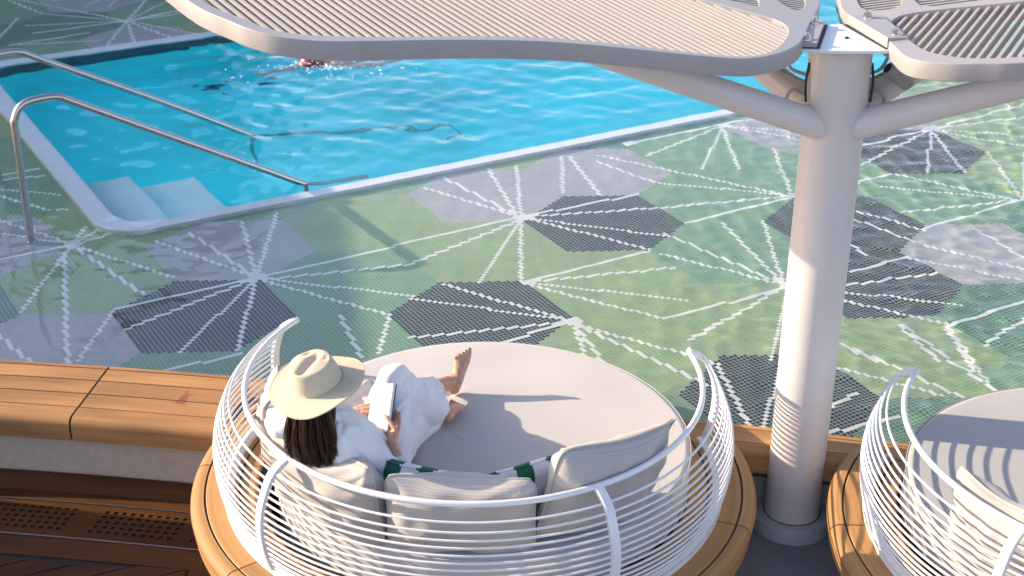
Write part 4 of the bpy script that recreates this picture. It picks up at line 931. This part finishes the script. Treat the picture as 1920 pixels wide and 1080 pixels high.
# --- hair
mb = MB(); bk = -fz
loft(mb, [hd - fz * .025 + hz * .02, hd - fz * .045 - hz * .06, V((-.845, 5.285, .80)), V((-.84, 5.265, .70))], [(.075, .066), (.066, .040), (.055, .014), (.03, .006)], hx, 18)
hb = organic(mb, 'hair', M['hair'], per, .006, 4, folds(.005, 30, (0, -.1, -1), 2., .1)); pp(hb)
mb = MB(); rh = random.Random(5)
locks = [(rh.gauss(0, .006), rh.gauss(0, .006), rh.uniform(-.03, .03), rh.uniform(-.01, .01)) for _ in range(26)]
for k in range(1900):
    gd = rh.uniform(-112, 100); g = R(gd); lk = locks[int((gd + 112) / 212 * 25.9)]; rr = .082 + rh.uniform(-.004, .005); u_ = math.sin(g)
    st = hd - hz * rh.uniform(-.035, .0) + (-fz * math.cos(g) * (rr + .01) + hx * math.sin(g) * rr)
    end = V((-.835, 5.268, .655)) + V((.93, -.22, 0)) * (.112 * u_ + .008 + lk[0] + rh.gauss(0, .007)) + V((0, rh.gauss(0, .006) - .008 + .03 * abs(u_), rh.uniform(-.015, .03) + lk[2] * .6 + (.035 if abs(u_) > .85 else 0)))
    end = end + V((0, -.035 * max(0, u_), .03 * max(0, u_)))
    dp = rh.uniform(-.012, .006); end = end + V((0, dp, 0)); m1 = st.lerp(end, .33) + V((lk[3] * .5, -.030 + dp, .012)) + V((rh.gauss(0, .002), rh.gauss(0, .003), 0)); m2 = st.lerp(end, .7) + V((lk[3] * 2.2 - lk[0] * .6, -.024 + dp, 0)) + V((rh.gauss(0, .002), rh.gauss(0, .003), 0))
    P = catmull([tuple(st), tuple(m1), tuple(m2), tuple(end)], 5); tube(mb, P, list(np.interp(np.linspace(0, 1, len(P)), [0, .6, 1], [.0016, .0015, .0006])), 4)
mb.build('strands', M['hair'], hb)
# --- sunglasses temple
mb = MB(); tube(mb, [hd + hx * .079 + fz * t_ + hz * .008 for t_ in (-.02, .03, .085)], .0025, 6)
for s in (-1, 1): ball(mb, hd + fz * .100 + hx * s * .034 + hz * .006, (.028, .004, .022), (hx, fz, hz), 8)
tube(mb, [hd - hx * .079 + fz * t_ + hz * .008 for t_ in (-.02, .03, .085)], .0025, 6); pp(mb.build('sunglasses', M['rubber'], per))
# --- hat
HC = V((-.803, 5.375, .978)); ax = V((.37, .12, .088)).normalized(); ay = V((-.30, .90, .09)); ay = (ay - ax * ay.dot(ax)).normalized(); az_ = ax.cross(ay)
fr = R(42)   # direction of the front of the hat in the (ax, ay) plane
def hatp(r, g, z):
    return HC + ax * r * math.cos(g) + ay * r * math.sin(g) + az_ * z
def hat_surface(rows, n, off=0.0):
    vs = []
    for kind, s in rows:
        for j in range(n):
            g = 2 * PI * j / n; c = math.cos(g - fr); cs = math.cos(g - fr); sn = math.sin(g - fr)
            ov = 1 + .10 * cs * cs
            if kind == 'b':   # brim, s 0 (crown) .. 1 (edge)
                r_ = (.100 * ov) * (1 - s) + .200 * (1 + .015 * math.sin(3 * g)) * s
                z = -.020 * s + .020 * s * s * abs(sn) ** 1.6 - .010 * s * s * max(0, cs) ** 2 - .012 * s * s * max(0, -cs) + .006 * s * math.sin(4 * g + .7)
            elif kind == 'c':  # crown wall, s 0..1
                r_ = .100 * ov * (1 - .17 * s ** 1.5) * (1 - .10 * s * (max(0, cs) ** 3) * 1.3); z = .100 * (1 - (1 - s) ** 1.35)
                r_ *= 1 - .10 * s * max(0, math.cos((g - fr - R(52)) * 1.0)) ** 8 - .10 * s * max(0, math.cos((g - fr + R(52)) * 1.0)) ** 8
            else:              # top, s 0 edge..1 centre
                r_ = .083 * ov * (1 - .13 * max(0, cs) ** 3) * (1 - s); q = 1 - s
                r_ *= 1 - (.10 * max(0, math.cos(g - fr - R(52))) ** 8 + .10 * max(0, math.cos(g - fr + R(52))) ** 8) * q
                x_ = r_ * cs; y_ = r_ * sn
                dent = math.exp(-(y_ / .022) ** 2) * .026 * (1 - math.exp(-((x_ - .075) / .022) ** 2)) * (1 - q ** 6)
                sid = sum(math.exp(-(((x_ - .045) / .026) ** 2 + ((y_ - t_ * .046) / .018) ** 2)) for t_ in (-1, 1)) * .012
                z = .100 + .012 * (1 - q * q) - dent - sid
            vs.append(hatp(r_ + (off if kind == 'c' else 0), g, z + (off if kind != 'c' else off * s)))
    return vs
rows = [('b', 1 - i / 14) for i in range(14)] + [('c', i / 9) for i in range(10)] + [('t', i / 14) for i in range(1, 15)]
n = 96; mb = MB(); q = len(rows)
for off in (0.0, .0035):
    vs = hat_surface(rows, n, off); fs = [(i * n + j, i * n + (j + 1) % n, (i + 1) * n + (j + 1) % n, (i + 1) * n + j) for i in range(q - 1) for j in range(n)]
    mb.add(vs, fs if off else [f[::-1] for f in fs])
fs = [(j, (j + 1) % n, q * n + (j + 1) % n, q * n + j) for j in range(n)]; mb.f.extend(fs); mb.m.extend([0] * n); mb.uv.extend([(0, 0)] * 4 * n)
hat = pp(mb.build('straw_hat', M['straw'], per, smooth=180))
mb = MB(); tube(mb, [hatp(.200 * (1 + .015 * math.sin(3 * g)), g, -.020 + .020 * abs(math.sin(g - fr)) ** 1.6 - .010 * max(0, math.cos(g - fr)) ** 2 - .012 * max(0, -math.cos(g - fr)) + .006 * math.sin(4 * g + .7) + .0018) for g in np.linspace(0, 2 * PI, 96, endpoint=False)], .0035, 6, closed=True); mb.build('brim_edge', M['straw'], hat)
# --- book
M['page'] = plain('paper', (.72, .70, .64), .8); M['pagelines'] = M['page']; M['cover'] = plain('blue_cover', (.03, .05, .16), .4)
def book_block(mb_p, mb_c, S, wv, up, th, nrm):
    L_ = .225
    for mbx, e, a, b in ((mb_p, 0, 0, th), (mb_c, .006, th, th + .004)):
        vs = []
        for t_ in (-e, L_ + e):
            for s in (0, 1 + (e * 8)):
                for d_ in (a, b): vs.append(S + up * t_ + wv * s - nrm * d_)
        mbx.add(vs, [(0, 1, 3, 2), (4, 6, 7, 5), (0, 4, 5, 1), (2, 3, 7, 6), (0, 2, 6, 4), (1, 5, 7, 3)])
w2v = V((-.034, .040, -.045)); n2 = up.cross(w2v).normalized(); n2 = n2 if n2.dot(vw) > 0 else -n2
bk_ = thing('book', 'open book with white pages and a dark blue cover held by the seated person', 'book', tuple(bS)); ib = Matrix.Translation(-bS)
mp_, mc_ = MB(), MB(); book_block(mp_, mc_, bS, w1v, up, .020, n1); book_block(mp_, mc_, bS, w2v, up, .014, n2)
for nm, m_, mt in (('pages', mp_, M['page']), ('cover', mc_, M['cover'])): o = m_.build(nm, mt, bk_, smooth=30, bevel=.0008); o.matrix_parent_inverse = ib

# ------------------------------------------------------------------ swimmer far in the pool
M['cap'] = plain('red_cap', (.22, .035, .045), .35)
sw = thing('person', 'swimmer in a red cap in the pool, mostly hidden by the canopy leaf', 'person', (-1.79, 12.66, .0)); isw = Matrix.Translation((1.72, -12.75, 0))
mb = MB(); a = V((-1.72, 12.72, .075)); fwd = V((-.35, -.94, 0)).normalized(); sd = V((.94, -.35, 0))
fwd = V((-.80, -.60, 0)).normalized(); sd = V((-.60, .80, 0)); bdir = V((.80, .60, 0))
ball(mb, a, (.10, .085, .095)); loft(mb, [a + bdir * .1 - V((0, 0, .03)), a + bdir * .24 - V((0, 0, .06)), a + bdir * .5 - V((0, 0, .09)), a + bdir * .75 - V((0, 0, .12))], [(.06, .06), (.19, .10), (.15, .09), (.15, .10)], sd, 18)
for s in (-1, 1): loft(mb, [a + bdir * .75 + sd * s * .08 - V((0, 0, .13)), a + bdir * 1.2 + sd * s * .09 - V((0, 0, .2)), a + bdir * 1.65 + sd * s * .07 - V((0, 0, .18))], [(.08, .08), (.055, .055), (.035, .035)], sd, 12)
s1 = a + bdir * .22 + sd * .17 - V((0, 0, .04)); s2 = a + bdir * .22 - sd * .17 - V((0, 0, .04))
eL = s1 + V((-.20, -.12, -.02)); wr_ = V((-2.02, 12.52, .02)); loft(mb, [s1, V((-1.80, 12.66, .05)), wr_], [(.05, .05), (.04, .04), (.028, .022)], (0, 0, 1), 12)
hand(mb, wr_, None, wr_ + V((-.075, -.045, -.02)), V((.5, -.8, 0)).normalized(), V((0, 0, -1)), (.1, .1, .1, .15), [wr_ + V((-.02, -.02, 0)), wr_ + V((-.04, -.06, -.01)), wr_ + V((-.07, -.085, -.015)), wr_ + V((-.09, -.10, -.02))])
loft(mb, [s2, s2 + V((.25, .1, -.08)), s2 + V((.5, .3, -.1))], [(.05, .05), (.04, .04), (.028, .022)], (0, 0, 1), 12)
organic(mb, 'body', M['skin'], sw, .012, 3).matrix_parent_inverse = isw
mb = MB(); ball(mb, a + V((.01, .01, .012)), (.108, .10, .098)); mb.build('swim_cap', M['cap'], sw).matrix_parent_inverse = isw
# splash: white water broken up round the swimmer
M['foam'] = plain('white_water', (.8, .86, .88), .3)
mb = MB(); rs = random.Random(9)
for k in range(170):
    d = abs(rs.gauss(0, .28)); g = rs.uniform(0, 6.28); c = V((-1.62 + d * math.cos(g) * 1.3, 12.45 + d * math.sin(g) * .8, WZ + .01 + abs(rs.gauss(0, .02)) * (1 if k % 3 else 3)))
    r_ = rs.uniform(.002, .008); ball(mb, c, (r_ * rs.uniform(1, 3.2), r_ * rs.uniform(.8, 1.6), r_ * .6), (V((math.cos(g), math.sin(g), 0)), V((-math.sin(g), math.cos(g), 0)), V((0, 0, 1))), 4)
tag(mb.build('water_splash', M['foam']), 'white splash of broken water around the swimmer', 'splash', kind='stuff')
